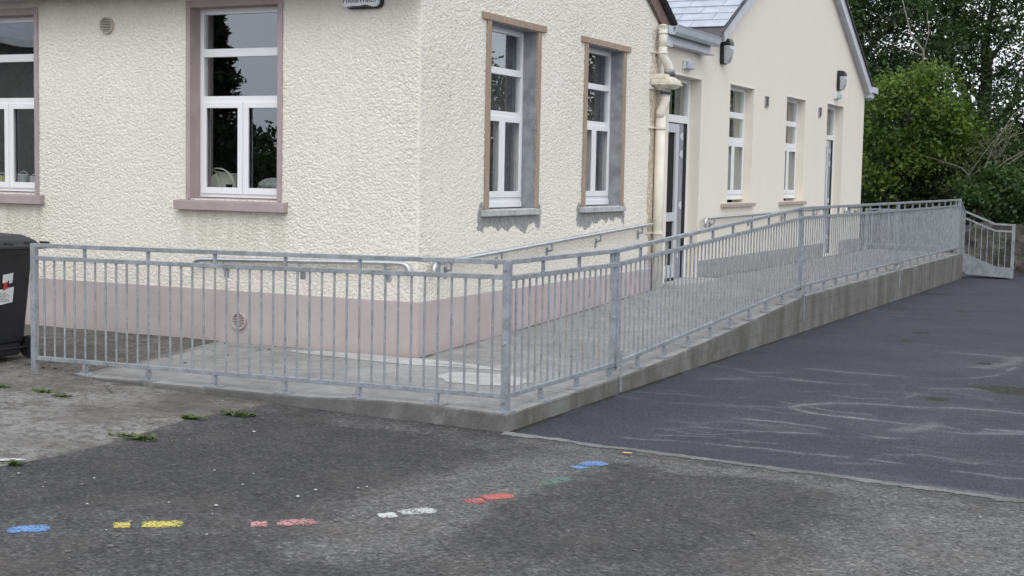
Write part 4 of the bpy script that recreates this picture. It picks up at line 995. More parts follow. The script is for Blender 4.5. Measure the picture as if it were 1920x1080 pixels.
# wall handrails
def handrail(label, pts, brackets, T, r=.0235):
    t = thing('wall_handrail', label, 'handrail', T(*pts[0]), 'tubular handrails on the walls')
    # round the corners
    P = [Vector(T(*p)) for p in pts]; out = [P[0]]
    for a, b, c in zip(P[:-2], P[1:-1], P[2:]):
        ra = min(.07, (b-a).length*.9); rb = min(.07, (c-b).length*.9)
        p0 = b+(a-b).normalized()*ra; p2 = b+(c-b).normalized()*rb
        for k in range(7):
            s = k/6; out.append(p0*(1-s)**2+b*2*s*(1-s)+p2*s*s)
    out.append(P[-1]); mb = MB(); mb.tube(out, r, 14); mb.build('tube', M['brightsteel'], t, smooth=True)
    for u, z in brackets:
        mb = MB(); mb.box((u-.028, .004, z-.17), (u+.028, .016, z-.06), T); mb.bar(T(u, .016, z-.10), T(u, .075, z-.085), .02, .02); mb.bar(T(u, .075, z-.095), T(u, .075, z-.018), .014, .014, up=(0, 1, 0)); mb.build('bracket', STEEL, t)
hz = lambda u: .826+(u+2.407)*.028
handrail('short horizontal tube handrail on the pebbledash front wall behind the railing', [(-2.46, .075, .77), (-2.42, .075, .83), (-.2, .075, .892), (-.045, .075, .885), (-.045, .075, .80)], [(-2.1, .838), (-1.22, .862), (-.29, .888)], FRONT)
gz = lambda y: .886+(y-.2)*.0415
handrail('long sloping tube handrail on the pebbledash gable below the stripped windows', [(.17, .075, .79), (.17, .075, .885), (5.80, .075, 1.118), (5.83, .02, 1.118)], [(y, gz(y)) for y in (.5, 1.55, 2.75, 4.1, 5.45)], SIDE)
handrail('long tube handrail on the extension wall under the two slim windows', [(7.9, .075, 1.02), (7.9, .075, 1.145), (14.75, .075, 1.19), (14.75, .075, 1.08)], [(y, 1.145+(y-7.9)*.0066) for y in (8.3, 10.2, 12.1, 14.2)], SIDE)
handrail('short tube handrail on the extension wall beyond the far door', [(16.0+.5, .075, 1.08), (16.5, .075, 1.19), (17.9, .075, 1.19), (17.9, .075, 1.08)], [(16.7, 1.19), (17.6, 1.19)], SIDE)

# ================================================================= WHEELIE BIN
bz = float(H(-3.3, -1.4))+.008; BR = R(90)
bn = thing('wheelie_bin', 'dark grey wheelie bin with torn paper label beside the left end of the railing', 'wheelie bin', (-3.335, -1.85, bz), None, BR)
def BT(x, y, z): return (-3.335+x*math.cos(BR)-y*math.sin(BR), -1.85+x*math.sin(BR)+y*math.cos(BR), bz+z)
def loft(mb, secs, n=6, T=BT, caps=(True, True)):
    rings = []
    for (x0, x1, y0, y1, z, r) in secs:
        rings.append([T(u, w, z) for u, w in rr(x0, x1, y0, y1, r, n)])
    k = len(rings[0]); vs = [p for q in rings for p in q]; fs = []
    for j in range(len(rings)-1): fs += [(j*k+i, j*k+(i+1) % k, (j+1)*k+(i+1) % k, (j+1)*k+i) for i in range(k)]
    if caps[0]: fs.append(tuple(range(k)))
    if caps[1]: fs.append(tuple((len(rings)-1)*k+i for i in range(k)))
    mb.add(vs, fs)
mb = MB()
loft(mb, [(-.215, .215, -.20, .27, .03, .05), (-.225, .225, -.215, .28, .10, .05), (-.235, .235, -.24, .30, .16, .045), (-.265, .265, -.315, .355, .93, .04), (-.30, .30, -.35, .39, .935, .04), (-.30, .30, -.35, .39, 1.0, .04)])
# ribs on the back panel and the axle housing
mb.box((-.16, -.25, .05), (.16, -.17, .14), BT)
body = mb.build('body', M['binpl'], bn)
mb = MB()
loft(mb, [(-.315, .315, -.37, .42, .985, .05), (-.315, .315, -.37, .42, 1.02, .05), (-.30, .30, -.33, .40, 1.055, .06), (-.25, .25, -.24, .33, 1.10, .08), (-.12, .12, -.1, .18, 1.115, .06)])
for x in (-.21, .21):
    mb.box((x-.09, -.46, .985), (x+.09, -.36, 1.01), BT); mb.box((x-.10, -.46, .985), (x-.08, -.36, 1.045), BT); mb.box((x+.08, -.46, .985), (x+.10, -.36, 1.045), BT)
mb.tube([BT(-.315, -.45, 1.005), BT(.335, -.45, 1.005)], .022, 10)
lid = mb.build('lid', M['binlid'], bn)
for sx in (-1, 1):
    mb = MB(); mb.tube([BT(sx*.235, -.255, .10), BT(sx*.242, -.255, .10), BT(sx*.285, -.255, .10), BT(sx*.292, -.255, .10)], [.092, .10, .10, .092], 26); wh = mb.build('wheel', M['rubber'], bn)
    mb = MB(); mb.tube([BT(sx*.288, -.255, .10), BT(sx*.297, -.255, .10)], [.05, .045], 18); mb.build('hub', M['binpl'], wh)
mb = MB(); mb.tube([BT(-.24, -.255, .10), BT(.24, -.255, .10)], .011, 8); mb.build('axle', M['rubber'], bn)
yb = lambda z: -.24-(z-.16)/.77*.075-.006
def sticker(poly, m, off=0):
    s = MB(); s.add([BT(x, yb(z)-off, z) for x, z in poly], [tuple(range(len(poly)))]); return s.build('paper_label', m, body, recalc=False)
LX, LZ = -.125, .175
def lb(poly): return [(x+LX, z+LZ) for x, z in poly]
sticker(lb([(.04, .585), (.16, .60), (.155, .515), (.12, .505), (.11, .54), (.08, .50), (.04, .515)]), M['paper'])
sticker(lb([(.0, .455), (.175, .475), (.17, .34), (.0, .32)]), M['paper'])
sticker(lb([(.05, .515), (.09, .52), (.10, .475), (.14, .48), (.05, .445)]), M['red'], .002)
s = MB()
for k in range(6):
    z = LZ+.43-k*.015; s.add([BT(LX+.015, yb(z)-.003, z), BT(LX+.09+.02*(k % 3), yb(z)-.003, z), BT(LX+.09+.02*(k % 3), yb(z-.005)-.003, z-.005), BT(LX+.015, yb(z-.005)-.003, z-.005)], [(0, 1, 2, 3)])
s.build('label_print', M['dgrey'], body, recalc=False)

# ================================================================= PAINTED FOOTPRINTS
def footprint(colour, heel, sole, label, nx=12):
    """heel/sole: (px0,py0,px1,py1) ends of the mark's axis and half width in metres"""
    mb = MB(); r = random.Random(len(label)); ed = []
    def strip(a, b, w0, w1, rounded):
        a = Vector(at(*a)); b = Vector(at(*b)); d = b-a; ln = d.length; d.normalize(); nn = Vector((-d.y, d.x)); rows = []; na = 7
        for k in range(nx+1):
            s = k/nx; w = w0+(w1-w0)*s
            if rounded and s > .66: w *= math.sqrt(max(.03, 1-((s-.66)/.34)**2))
            if rounded and s < .10: w *= .86
            c = a+d*ln*s
            for q in range(na):
                t = -1+2*q/(na-1); p = c+nn*t*(w*1.06+r.uniform(-.003, .003)); rows.append((p.x, p.y, float(H(p.x, p.y))+.0035)); ed.append(1. if q in (0, na-1) or k in (0, nx) else (.25 if q in (1, na-2) or k in (1, nx-1) else 0.))
        mb.add(rows, [(k*na+q, k*na+q+1, (k+1)*na+q+1, (k+1)*na+q) for k in range(nx) for q in range(na-1)])
    if heel: strip(*heel, .052, .058, False)
    if sole: strip(*sole, .06, .078, True)
    o = mb.build('painted_footprint', M['p_'+colour], None, recalc=False); setattr_f(o.data, 'edge', ed)
    return tag(o, label, 'painted footprint', 'painted footprints across the tarmac')
footprint('blue', None, ((13, 995), (96, 990)), 'blue painted sole at the left end of the footprint trail')
footprint('yellow', ((212, 986), (245, 985)), ((266, 984), (345, 983)), 'yellow painted footprint, heel and sole, on the dark tarmac')
footprint('pink', ((469, 984), (503, 983)), ((518, 982), (597, 979)), 'pale pink painted footprint between the yellow and the white one')
footprint('white', ((709, 968), (744, 966)), ((749, 962), (818, 957)), 'white painted footprint, heel and sole, on the tarmac')
footprint('red', ((873, 942), (909, 939)), ((904, 934), (964, 929)), 'red painted footprint beside the pale worn tarmac')
footprint('green', ((1004, 911), (1028, 906)), ((1030, 906), (1066, 897)), 'faded green painted footprint between the red and the far blue one')
footprint('blue', ((1076, 878), (1096, 875)), ((1092, 873), (1136, 868)), 'blue painted footprint at the far end of the trail near the tarmac joint')

# ================================================================= WEEDS, DEBRIS
def leaves_mesh(name, C, size, m, parent=None, tint=None, flat=0., seed=0, asp=.55):
    r = np.random.default_rng(seed); n = len(C); C = np.asarray(C, float)
    d = r.normal(size=(n, 3)); d[:, 2] *= (1-flat); d /= np.linalg.norm(d, axis=1)[:, None]
    e = r.normal(size=(n, 3)); e -= (e*d).sum(1)[:, None]*d; e /= np.linalg.norm(e, axis=1)[:, None]
    s = size*(.6+.8*r.random(n))[:, None]; w = s*asp
    nrm = np.cross(d, e)
    p0 = C-d*s*.5; p1 = C+e*w*.5+nrm*s*.08; p2 = C+d*s*.5; p3 = C-e*w*.5+nrm*s*.08
    V = np.stack([p0, p1, p2, p3], 1).reshape(-1, 3); F = np.arange(4*n).reshape(-1, 4)
    me = np_mesh(name, V, F); tt = r.random(n) if tint is None else np.clip(tint+.25*(r.random(n)-.5), 0, 1)
    setattr_f(me, 'tint', np.repeat(tt, 4)); return link(name, me, m, parent)
def weed(px, py, w, n, label, seed):
    x, y = at(px, py); r = np.random.default_rng(seed); V = []; F = []; tint = []
    for k in range(n):
        bx, by = x+r.normal()*w*.42, y+r.normal()*w*.16; a = r.random()*6.28; ln = .02+.04*r.random(); wd = .006+.012*r.random(); z0 = float(H(bx, by))+.006; el = .15+.7*r.random()
        dx, dy = math.cos(a), math.sin(a); o = len(V)
        for s, hw in ((0, .35), (.5, 1.), (1., .1)):
            zz = z0+ln*s*math.sin(el)-.5*ln*s*s*.5; V += [(bx+dx*ln*s-dy*wd*hw, by+dy*ln*s+dx*wd*hw, zz), (bx+dx*ln*s+dy*wd*hw, by+dy*ln*s-dx*wd*hw, zz)]; tint += [r.random()]*2
        F += [(o, o+1, o+3, o+2), (o+2, o+3, o+5, o+4)]
    me = np_mesh('weed', V, F); setattr_f(me, 'tint', tint); tag(link('weed', me, M['leaf_weed']), label, 'weed', 'weeds along the edge of the concrete')
weed(80, 737, .15, 90, 'low green weed in the concrete joint, left one of the pair by the railing foot', 1)
weed(114, 745, .09, 60, 'small weed just right of another in the concrete joint by the railing foot', 2)
weed(5, 728, .08, 50, 'weed tuft at the left picture edge below the bin', 3)
weed(357, 785, .13, 80, 'dark green weed alone on the concrete edge left of the brightest weed', 4)
weed(445, 778, .17, 110, 'yellow-green weed on the concrete edge nearest the ramp kerb', 5)
weed(255, 822, .2, 120, 'ragged weed on the corner where concrete meets dark tarmac', 6)
weed(28, 872, .07, 40, 'tiny weed beside the white paint scrap at the lower left', 7)
x, y = at(15, 870); o = ground_blob('paint_scrap', x-.05, y, .15, .03, M['p_white'], lambda a, b: H(a, b)+.008, .012, 4, .75); tag(o, 'flaking white paint scrap on the concrete edge at the far left', 'paint mark')
x, y = at(1176, 852); tag(ground_blob('fallen_leaf', x, y, .034, .018, simple('yellow_leaf', (.62, .42, .12), .7), H, .012, 8, .2), 'single yellow fallen leaf on the tarmac joint', 'leaf')
# loose stones
mb = MB(); r = random.Random(8)
def pebble(x, y, z, s):
    a = r.random()*6; vs = []
    for zz, q in ((0, .8), (.35, 1.), (.62, .55)):
        for k in range(6): vs.append((x+s*q*math.cos(a+k*1.047)*(1+.3*r.random()), y+s*q*math.sin(a+k*1.047)*(.8+.3*r.random()), z+s*zz*1.1))
    mb.add(vs, [tuple(range(12, 18))]+[(j*6+i, j*6+(i+1) % 6, (j+1)*6+(i+1) % 6, (j+1)*6+i) for j in range(2) for i in range(6)])
for k in range(230):
    q = r.random()
    if q < .35: x, y = at(r.uniform(60, 560), r.gauss(652, 14)); z = float(np.where(x > -2.2, deck(x, y), H(x, y)+.008))
    elif q < .6: x, y = at(r.uniform(0, 240), r.gauss(695, 14)); z = float(H(x, y))+.008
    elif q < .8: x, y = at(r.uniform(0, 520), r.uniform(720, 830)); z = float(H(x, y))+.006
    else: x, y = at(r.uniform(0, 1600), r.uniform(900, 1070)); z = float(H(x, y))
    pebble(x, y, z, r.choice([.006, .008, .011, .016]))
struct(mb.build('loose_stones', simple('grey_grit', (.13, .12, .105), .9, var=.6, scale=25), None), 'stuff', 'scattered dark grit and small stones on the concrete and tarmac', 'stones')
mb = MB()
for k in range(26):
    x, y = at(r.uniform(0, 700), r.uniform(850, 1010)) if r.random() < .7 else at(r.uniform(0, 500), r.uniform(740, 830)); pebble(x, y, float(H(x, y))+.006, r.choice([.005, .007, .011]))
struct(mb.build('pale_chips', simple('pale_stone_chip', (.45, .44, .42), .9, var=.3), None), 'stuff', 'scattered pale stone chips on the dark tarmac and concrete', 'stones')

# ================================================================= THINGS ON THE WINDOW SILLS
def can(x, y, z, r0, h, label, m, lblm=None):
    t = thing('paint_can', label, 'paint can', (x, y, z), 'paint cans behind the left window')
    mb = MB(); mb.tube([(x, y, z), (x, y, z+h)], r0, 22); mb.build('can_body', m, t)
    mb = MB(); mb.tube([(x, y, z+h), (x, y, z+h+.008)], [r0*1.03, r0*1.03], 22); mb.build('lid', M['whitepl'], t)
    mb = MB(); mb.tube([(x+r0*math.cos(a), y, z+h*.85+r0*.95*math.sin(a)) for a in np.linspace(0, math.pi, 14)], .004, 6); mb.build('handle', M['whitepl'], t)
    if lblm:
        mb = MB(); mb.tube([(x, y, z+h*.55), (x, y, z+h*.9)], r0*1.012, 22, False); mb.build('can_label', lblm, t)
for px, r_, h_, lb_, m_, l_ in ((4, .058, .11, 'paint can with yellow label behind the left window', M['cannery'], M['yellowlbl']), (44, .062, .125, 'pale blue-grey paint can behind the left window, right of the mullion', M['cannery'], None), (64, .046, .10, 'smaller paint can with a raised handle at the right edge of the left window', simple('whitish_tin', (.5, .5, .52), .4, .2), None)):
    q = on(px, 349, 'y', .26); can(q.x, .26, q.z-.005, r_, h_, lb_, m_, l_)
for a_, b_ in ((-6.0, -4.2), (-2.9, -1.2)):
    mb = MB(); mb.box((a_, .2, 1.40), (b_, .55, 1.478)); mb.build('inner_sill', M['room'], school)
t = thing('appliance', 'pale plastic machine with a bent tube handle behind the window glass', 'appliance', (-2.380, .36, 1.48))
mb = MB(); mb.prism([(-2.605, 1.481), (-2.605, 1.60), (-2.520, 1.665), (-2.505, 1.665), (-2.430, 1.481)], -.34, -.50, FRONT); mb.prism([(-2.500, 1.665), (-2.330, 1.665), (-2.260, 1.50), (-2.430, 1.485)], -.36, -.48, FRONT); mb.build('casing', M['appl'], t, bevel=.008)
mb = MB(); mb.tube([(-2.550, .33, 1.69), (-2.490, .32, 1.712), (-2.400, .31, 1.705), (-2.330, .31, 1.67), (-2.270, .31, 1.58), (-2.230, .31, 1.50)], .008, 8); mb.tube([(-2.550, .33, 1.69), (-2.490, .34, 1.675), (-2.350, .34, 1.665)], .007, 8); mb.build('tube_handle', M['appl'], t, smooth=True)
mb = MB(); mb.prism([(-2.400, 1.555), (-2.320, 1.555), (-2.335, 1.50), (-2.385, 1.50)], -.352, -.36, FRONT); mb.build('dark_opening', M['void'], t)
t = thing('plastic_bag', 'crumpled pale plastic bag at the right corner of the window, inside', 'bag', (-1.86, .36, 1.48))
mb = MB(); n = 12
pts = []
for j in range(7):
    for k in range(n):
        a = 2*math.pi*k/n; s = math.cos(j/6*1.45); q = .75+.5*random.random(); pts.append((-1.84+.20*s*q*math.cos(a), .38+.07*s*q*math.sin(a), 1.481+.15*math.sin(j/6*1.5)))
mb.add(pts, [(j*n+k, j*n+(k+1) % n, (j+1)*n+(k+1) % n, (j+1)*n+k) for j in range(6) for k in range(n)]+[tuple(range(6*n, 7*n))]); mb.build('bag_body', M['bag'], t)

# ================================================================= STONE WALL, TREES
def stone_wall():
    xs = axis([-9, 16], .12); zs = np.linspace(-.5, .80, 14); yw = 21.4
    X, Zg = np.meshgrid(xs, zs, indexing='ij'); Yg = yw-.09*(vnoise(X*4, Zg*6, 200)-.5)-.05*(vnoise(X*11, Zg*13, 201)-.5)+.0*X
    topn = .09*(vnoise(X*2.5, X*0, 202)-.3); Zg = Zg+(Zg > .7)*topn
    V = np.stack([X.ravel(), Yg.ravel(), Zg.ravel()], 1); F = grid_faces(*X.shape); n = len(V)
    back = [(x, yw+.5, float(Zg[i, -1])) for i, x in enumerate(xs)]+[(x, yw+.5, -.5) for x in xs]; m = len(xs)
    ti = [i*14+13 for i in range(m)]
    F2 = [(ti[i], ti[i+1], n+i+1, n+i) for i in range(m-1)]+[(n+i, n+i+1, n+m+i+1, n+m+i) for i in range(m-1)]
    me = np_mesh('stone_wall', np.concatenate([V, np.array(back)]), np.concatenate([F, np.array(F2)]))
    return tag(link('stone_wall', me, M['stone'], None, False), 'low dark rubble stone wall below the trees at the right', 'wall')
stone_wall()
def tree(name, label, base, trunk_h, crown, n_clump, n_leaf, leaf, m, size=.1, bark='bark', group='trees beyond the yard', seed=0, spread=.45, cat='tree', tr=.13, shell=.5, flat=.15, zlo=None, limbs=None):
    """crown = list of ellipsoids (cx,cy,cz,rx,ry,rz) in world space"""
    r = np.random.default_rng(seed); t = thing(name, label, cat, base, group)
    cl = []; wts = np.array([e[3]*e[4]*e[5] for e in crown]); wts = wts/wts.sum()
    while len(cl) < n_clump:
        e = crown[r.choice(len(crown), p=wts)]; d = r.normal(size=3); d /= np.linalg.norm(d); q = shell+(1-shell)*r.random()**.6
        cl.append((e[0]+d[0]*e[3]*q, e[1]+d[1]*e[4]*q, e[2]+d[2]*e[5]*q))
    cl = np.array(cl); idx = r.integers(0, n_clump, n_leaf); off = r.normal(size=(n_leaf, 3))*spread*(.6+.6*r.random((n_clump, 1))[idx]); off[:, 2] *= .6
    C = cl[idx]+off
    C[:, 2] -= .25*(off[:, 0]**2+off[:, 1]**2)
    tint = .05+.9*r.random(n_clump); 
    if zlo is not None: C[:, 2] = np.maximum(C[:, 2], zlo)
    cr = leaves_mesh('crown', C, size, m, t, tint[idx], flat, seed+1, leaf)
    mb = MB(); b = Vector(base); cc = Vector(np.mean([e[:3] for e in crown], 0)); top_ = Vector((b.x+(cc.x-b.x)*.6, b.y+(cc.y-b.y)*.6, b.z+trunk_h))
    nodes = [b.lerp(top_, k/5)+Vector((r.normal()*.05, r.normal()*.05, 0)) for k in range(6)]; nodes[0] = b
    mb.tube(nodes, [tr*(1.25-.1*k) for k in range(6)], 10)
    hubs = []
    for e in crown: 
        c = Vector(e[:3]); p = nodes[-1]; mid = (p+c)/2+Vector((r.normal()*.2, r.normal()*.2, .25)); mb.tube([p, p.lerp(mid, .5), mid, mid.lerp(c, .5)+Vector((0, 0, .1)), c], [tr*.75, tr*.62, tr*.5, tr*.38, tr*.25], 8); hubs += [c, mid, nodes[3]]
    for k in range(min(n_clump, 46)):
        c = Vector(cl[k]); h = min(hubs, key=lambda q: (q-c).length); mid = h.lerp(c, .5)+Vector((r.normal()*.12, r.normal()*.12, r.normal()*.1+.08)); mb.tube([h, h.lerp(mid, .55), mid, mid.lerp(c, .6), c], [tr*.26, tr*.2, tr*.15, tr*.1, .008], 6)
    if limbs:
        for P, r0 in limbs: mb.tube(P, [r0*(1-.75*k/(len(P)-1)) for k in range(len(P))], 7)
    mb.build('trunk', M[bark], t, smooth=True)
    return t
W = lambda px, py, y: tuple(on(px, py, 'y', y))
# bright bushy tree right behind the extension corner
def el(px, py, y, rx, ry, rz): return (*W(px, py, y), rx, ry, rz)
gz0 = -.3
tree('leafy_tree', 'bright yellow-green bushy tree beside the far corner of the extension', (-.7, 23.6, gz0), 2.0, [el(1705, 215, 23.5, 1.15, 1.0, 1.1), el(1660, 290, 23.3, .95, .9, 1.0), el(1770, 235, 23.7, .75, .8, .8), el(1725, 165, 23.6, .75, .7, .6)], 130, 12500, .55, M['leaf_bright'], .12, seed=3, spread=.32, tr=.08)
tree('leafy_tree', 'dark shady bush low against the extension corner, under the bright tree', (-1.2, 24.6, gz0), 1.2, [el(1660, 380, 24.4, 1.3, 1.0, 1.2), el(1740, 385, 24.6, 1.2, 1., 1.1), el(1800, 330, 25, 1.2, 1., 1.2)], 120, 16000, .7, M['leaf_dark'], .10, seed=4, spread=.33, tr=.07)
tree('leafy_tree', 'tall dark tree towering over the right eave of the extension', (-2.6, 28.6, gz0), 4.2, [el(1660, 60, 28.5, 2.0, 1.8, 1.8), el(1625, -60, 29, 2.2, 2., 1.8), el(1640, 180, 28, 1.5, 1.5, 1.3), el(1690, 130, 28.2, .9, 1., .9)], 210, 34000, .5, M['leaf_dark'], .115, seed=5, spread=.46, tr=.2)
tree('leafy_tree', 'open-crowned dark tree with sky showing between its black limbs at the upper right', (.9, 30.5, gz0), 3.2, [el(1850, 60, 30.5, 1.7, 1.5, 1.6), el(1770, 20, 30.3, 1.2, 1.2, 1.2), el(1910, 150, 30.5, 1.0, 1., 1.1), el(1880, -60, 30.5, 2.2, 1.6, 1.3), el(1790, 140, 30.8, .8, .9, .6)], 170, 19000, .6, M['leaf_mid'], .105, seed=6, spread=.38, tr=.17, shell=.2,
     limbs=[([W(1845, 150, 30.4), W(1860, 105, 30.4), W(1890, 70, 30.4), W(1925, 20, 30.4)], .10), ([W(1790, 130, 30.6), W(1760, 60, 30.6), W(1795, 20, 30.6), W(1805, -40, 30.6)], .09), ([W(1730, 90, 30.2), W(1775, 55, 30.2), W(1830, 45, 30.2), W(1925, 15, 30.2)], .07), ([W(1845, 140, 30.3), W(1800, 100, 30.3), W(1760, 85, 30.3)], .05), ([W(1870, 140, 30.1), W(1895, 120, 30.1), W(1930, 105, 30.1)], .05)])
tree('leafy_tree', 'mid-green tree mass at the right edge above the stone wall', (1.6, 26.5, gz0), 1.8, [el(1850, 260, 26.5, 1.3, 1.2, 1.1), el(1925, 240, 26.8, 1.2, 1.1, 1.2), el(1800, 210, 27, .9, .9, .7), el(1900, 330, 26, 1.4, 1.1, .9)], 110, 13500, .6, M['leaf_dark'], .10, seed=7, spread=.33, tr=.09)
# olive shrub with bare pale twigs
tw = []
rr_ = random.Random(4)
for k in range(26):
    x0, y0 = rr_.uniform(1800, 1930), rr_.uniform(330, 420); a = rr_.uniform(-.9, .35); ln = rr_.uniform(60, 170); sg = rr_.choice([-1, 1, 1]); d = rr_.uniform(22.2, 23.4); P = []
    for j in range(6):
        s = j/5; P.append(W(x0+sg*ln*s*math.cos(a), y0+ln*s*math.sin(a)-14*math.sin(s*3)+rr_.uniform(-3, 3), d+rr_.uniform(-.05, .05)))
    tw.append((P, rr_.uniform(.008, .018)))
tw.append(([W(1850, 400, 23), W(1840, 330, 23), W(1865, 270, 23), W(1900, 215, 23), W(1935, 190, 23)], .03)); tw.append(([W(1850, 290, 23), W(1880, 262, 23), W(1925, 246, 23)], .022)); tw.append(([W(1650, 325, 23), W(1668, 310, 23), W(1690, 306, 23), W(1710, 303, 23)], .02)); tw.append(([W(1700, 285, 23), W(1712, 280, 23), W(1730, 292, 23), W(1760, 300, 23), W(1790, 312, 23)], .018)); tw.append(([W(1730, 128, 24), W(1732, 95, 24), W(1708, 65, 24), W(1697, 20, 24), W(1688, -20, 24)], .03)); tw.append(([W(1732, 105, 24), W(1715, 98, 24), W(1690, 92, 24), W(1670, 78, 24)], .02)); tw.append(([W(1732, 100, 24), W(1742, 60, 24), W(1738, 20, 24)], .018))
tree('twiggy_shrub', 'thin olive-leaved shrub with many bare pale twigs above the stone wall', (1.0, 23.0, gz0), 1.2, [el(1870, 300, 23, .9, .6, .8), el(1820, 345, 23, 1.0, .6, .5), el(1900, 360, 23, .8, .6, .4)], 60, 3600, .42, M['leaf_olive'], .075, 'twig', 'trees beyond the yard', 8, .22, 'shrub', .035, .1, limbs=tw)
tree('ivy_bank', 'dense leafy ivy spilling over the top of the stone wall', (1.8, 21.9, .3), .4, [el(1840, 385, 21.7, .9, .35, .28), el(1900, 380, 21.8, .9, .4, .38), el(1960, 385, 21.8, .8, .4, .36), el(1870, 350, 22.2, .9, .5, .4)], 90, 9000, .8, M['leaf_mid'], .085, 'bark', None, 9, .15, 'ivy', .03)
# backdrop of further trees, dense and dark
for k, (x, y, h, w, mm) in enumerate([(-5, 33, 5.2, 2.6, 'leaf_dark'), (-1.8, 34, 3.9, 2.2, 'leaf_dark'), (.8, 34.5, 3.6, 2.2, 'leaf_dark'), (3.4, 34, 4.4, 2.4, 'leaf_mid'), (6.5, 30, 6.4, 2.8, 'leaf_mid'), (10.2, 31, 6.8, 3.0, 'leaf_dark'), (13.8, 29, 6.0, 2.8, 'leaf_mid')]):
    lb = ['rearmost dark tree hidden mostly behind the extension roof', 'dark background tree between the extension corner and the sky gap', 'dark low background tree beneath the sky gap', 'background tree just beyond the right picture edge', 'tall tree further right along the stone wall, outside the view', 'second tall dark tree further right along the stone wall', 'last tree to the right along the stone wall'][k]
    tree('leafy_tree', lb, (x, y, gz0), h*.45, [(x, y, h*.5, w, w*.8, h*.38), (x-.8, y-.5, h*.32, w*.8, w*.7, h*.30), (x+.9, y, h*.68, w*.6, w*.6, h*.25)], 110, 9500, .7, M[mm], .17, seed=20+k, spread=.5, tr=.16)
# planting across the yard, seen mirrored in the front windows
def conifer(x, y, h, label, seed):
    r = np.random.default_rng(seed); t = thing('conifer_tree', label, 'tree', (x, y, -.15), 'trees across the yard'); n = 9000
    u = r.random(n)**.75; rad = (1-u)*h*.30*(.35+.65*np.abs(np.sin(u*34+r.normal(size=n)*.3))); a = r.random(n)*6.283; q = np.sqrt(r.random(n))
    C = np.stack([x+rad*q*np.cos(a), y+rad*q*np.sin(a), .4+u*(h-.4)-.25*rad*q], 1); leaves_mesh('crown', C, .26, M['conifer'], t, None, .3, seed, .3)
    mb = MB(); mb.tube([(x, y, -.2), (x, y, h*.5), (x, y, h)], [.2, .11, .02], 8); mb.build('trunk', M['bark'], t)
conifer(-19.3, -21.5, 7.2, 'tall dark conifer across the yard, mirrored in the front window', 61)
conifer(-22.6, -23.0, 5.6, 'shorter conifer next to the tall one across the yard', 62)
for k, (x, y) in enumerate([(-27, -24), (-24.5, -29), (-20, -29.5), (-15.5, -27), (-11.5, -26)]):
    tree('leafy_tree', ['round bush at the far left across the yard', 'bush behind the conifers across the yard', 'bush right of the tall conifer across the yard', 'bush near the middle across the yard', 'rightmost bush across the yard'][k], (x, y, -.15), 1.2, [(x, y, 1.5, 2.4, 1.6, 1.6), (x+1, y, 2.2, 1.4, 1.2, 1.1)], 60, 5000, .7, M['leaf_dark'], .2, group='trees across the yard', seed=70+k, spread=.42, tr=.1)
ob = thing('outbuilding', 'low grey rendered outbuilding across the yard with pitched slate roof', 'building', (-15, -8, -.1))
mb = MB(); mb.box((-19, -11, -.2), (-11.8, -3.6, 3.9)); mb.add([(-19, -11, 3.9), (-11.8, -11, 3.9), (-15.4, -11, 5.6), (-19, -3.6, 3.9), (-11.8, -3.6, 3.9), (-15.4, -3.6, 5.6)], [(0, 1, 2), (3, 5, 4)]); mb.build('wall', simple('grey_rough_render', (.30, .285, .26), .95, var=.25, scale=12, bs=.8, bscale=25), ob)
mb = MB(); mb.add([(-11.5, -11.3, 3.8), (-11.5, -3.3, 3.8), (-15.4, -3.3, 5.65), (-15.4, -11.3, 5.65), (-19.3, -11.3, 3.8), (-19.3, -3.3, 3.8)], [(0, 1, 2, 3), (3, 2, 5, 4)]); orf = mb.build('roof', M['slate'], ob, recalc=False)
mb = MB(); mb.box((-11.56, -11.3, 3.68), (-11.44, -3.3, 3.80)); mb.build('gutter', M['whitepl'], orf)

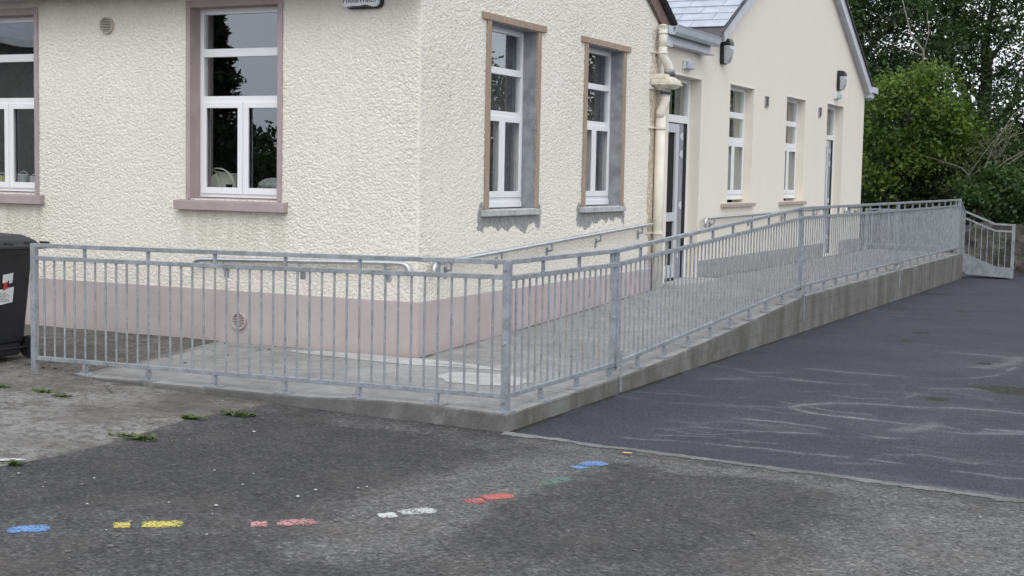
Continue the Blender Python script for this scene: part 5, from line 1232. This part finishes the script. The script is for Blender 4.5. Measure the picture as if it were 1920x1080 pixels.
# ================================================================= LIGHT
SUN_EL, SUN_AZ = R(48), R(150)       # compass-like angle, measured from +Y clockwise
w = bpy.data.worlds.new('World'); S.world = w; w.use_nodes = True; nt = w.node_tree
sky = nt.nodes.new('ShaderNodeTexSky'); sky.sky_type = 'NISHITA'; sky.sun_disc = False; sky.sun_elevation = SUN_EL; sky.sun_rotation = SUN_AZ; sky.dust_density = 3.; sky.air_density = 1.; sky.altitude = 50
hs = nt.nodes.new('ShaderNodeHueSaturation'); hs.inputs['Saturation'].default_value = .16; hs.inputs['Value'].default_value = 1.
L(nt, sky.outputs[0], hs.inputs['Color'])
ov = nt.nodes.new('ShaderNodeMix'); ov.data_type = 'RGBA'; ov.inputs[0].default_value = .7; ov.inputs[7].default_value = (10.0, 10.5, 11.4, 1); L(nt, hs.outputs[0], ov.inputs[6])
tc = nt.nodes.new('ShaderNodeTexCoord'); cn = nt.nodes.new('ShaderNodeTexNoise'); cn.inputs['Scale'].default_value = 2.2; cn.inputs['Detail'].default_value = 6; L(nt, tc.outputs['Generated'], cn.inputs['Vector'])
cr = nt.nodes.new('ShaderNodeValToRGB'); cr.color_ramp.elements[0].position = .3; cr.color_ramp.elements[0].color = (.8, .81, .84, 1); cr.color_ramp.elements[1].position = .7; cr.color_ramp.elements[1].color = (1.15, 1.15, 1.14, 1); L(nt, cn.outputs['Fac'], cr.inputs['Fac'])
mx = nt.nodes.new('ShaderNodeMix'); mx.data_type = 'RGBA'; mx.blend_type = 'MULTIPLY'; mx.inputs[0].default_value = 1.; L(nt, ov.outputs[2], mx.inputs[6]); L(nt, cr.outputs[0], mx.inputs[7])
bg = nt.nodes['Background']; L(nt, mx.outputs[2], bg.inputs['Color']); bg.inputs['Strength'].default_value = .14
sl = bpy.data.lights.new('sun', 'SUN'); so = bpy.data.objects.new('sun', sl); COL.objects.link(so); sl.energy = .6; sl.angle = R(28); sl.color = (1., .975, .94)
dv = Vector((math.sin(SUN_AZ)*math.cos(SUN_EL), math.cos(SUN_AZ)*math.cos(SUN_EL), math.sin(SUN_EL)))
so.rotation_euler = dv.to_track_quat('Z', 'Y').to_euler(); so.location = (5, -10, 15)
S.view_settings.view_transform = 'Standard'; S.view_settings.look = 'None'; S.view_settings.exposure = .2; S.view_settings.gamma = 1.
S.cycles.max_bounces = 6; S.cycles.diffuse_bounces = 3; S.cycles.glossy_bounces = 3; S.cycles.transparent_max_bounces = 12
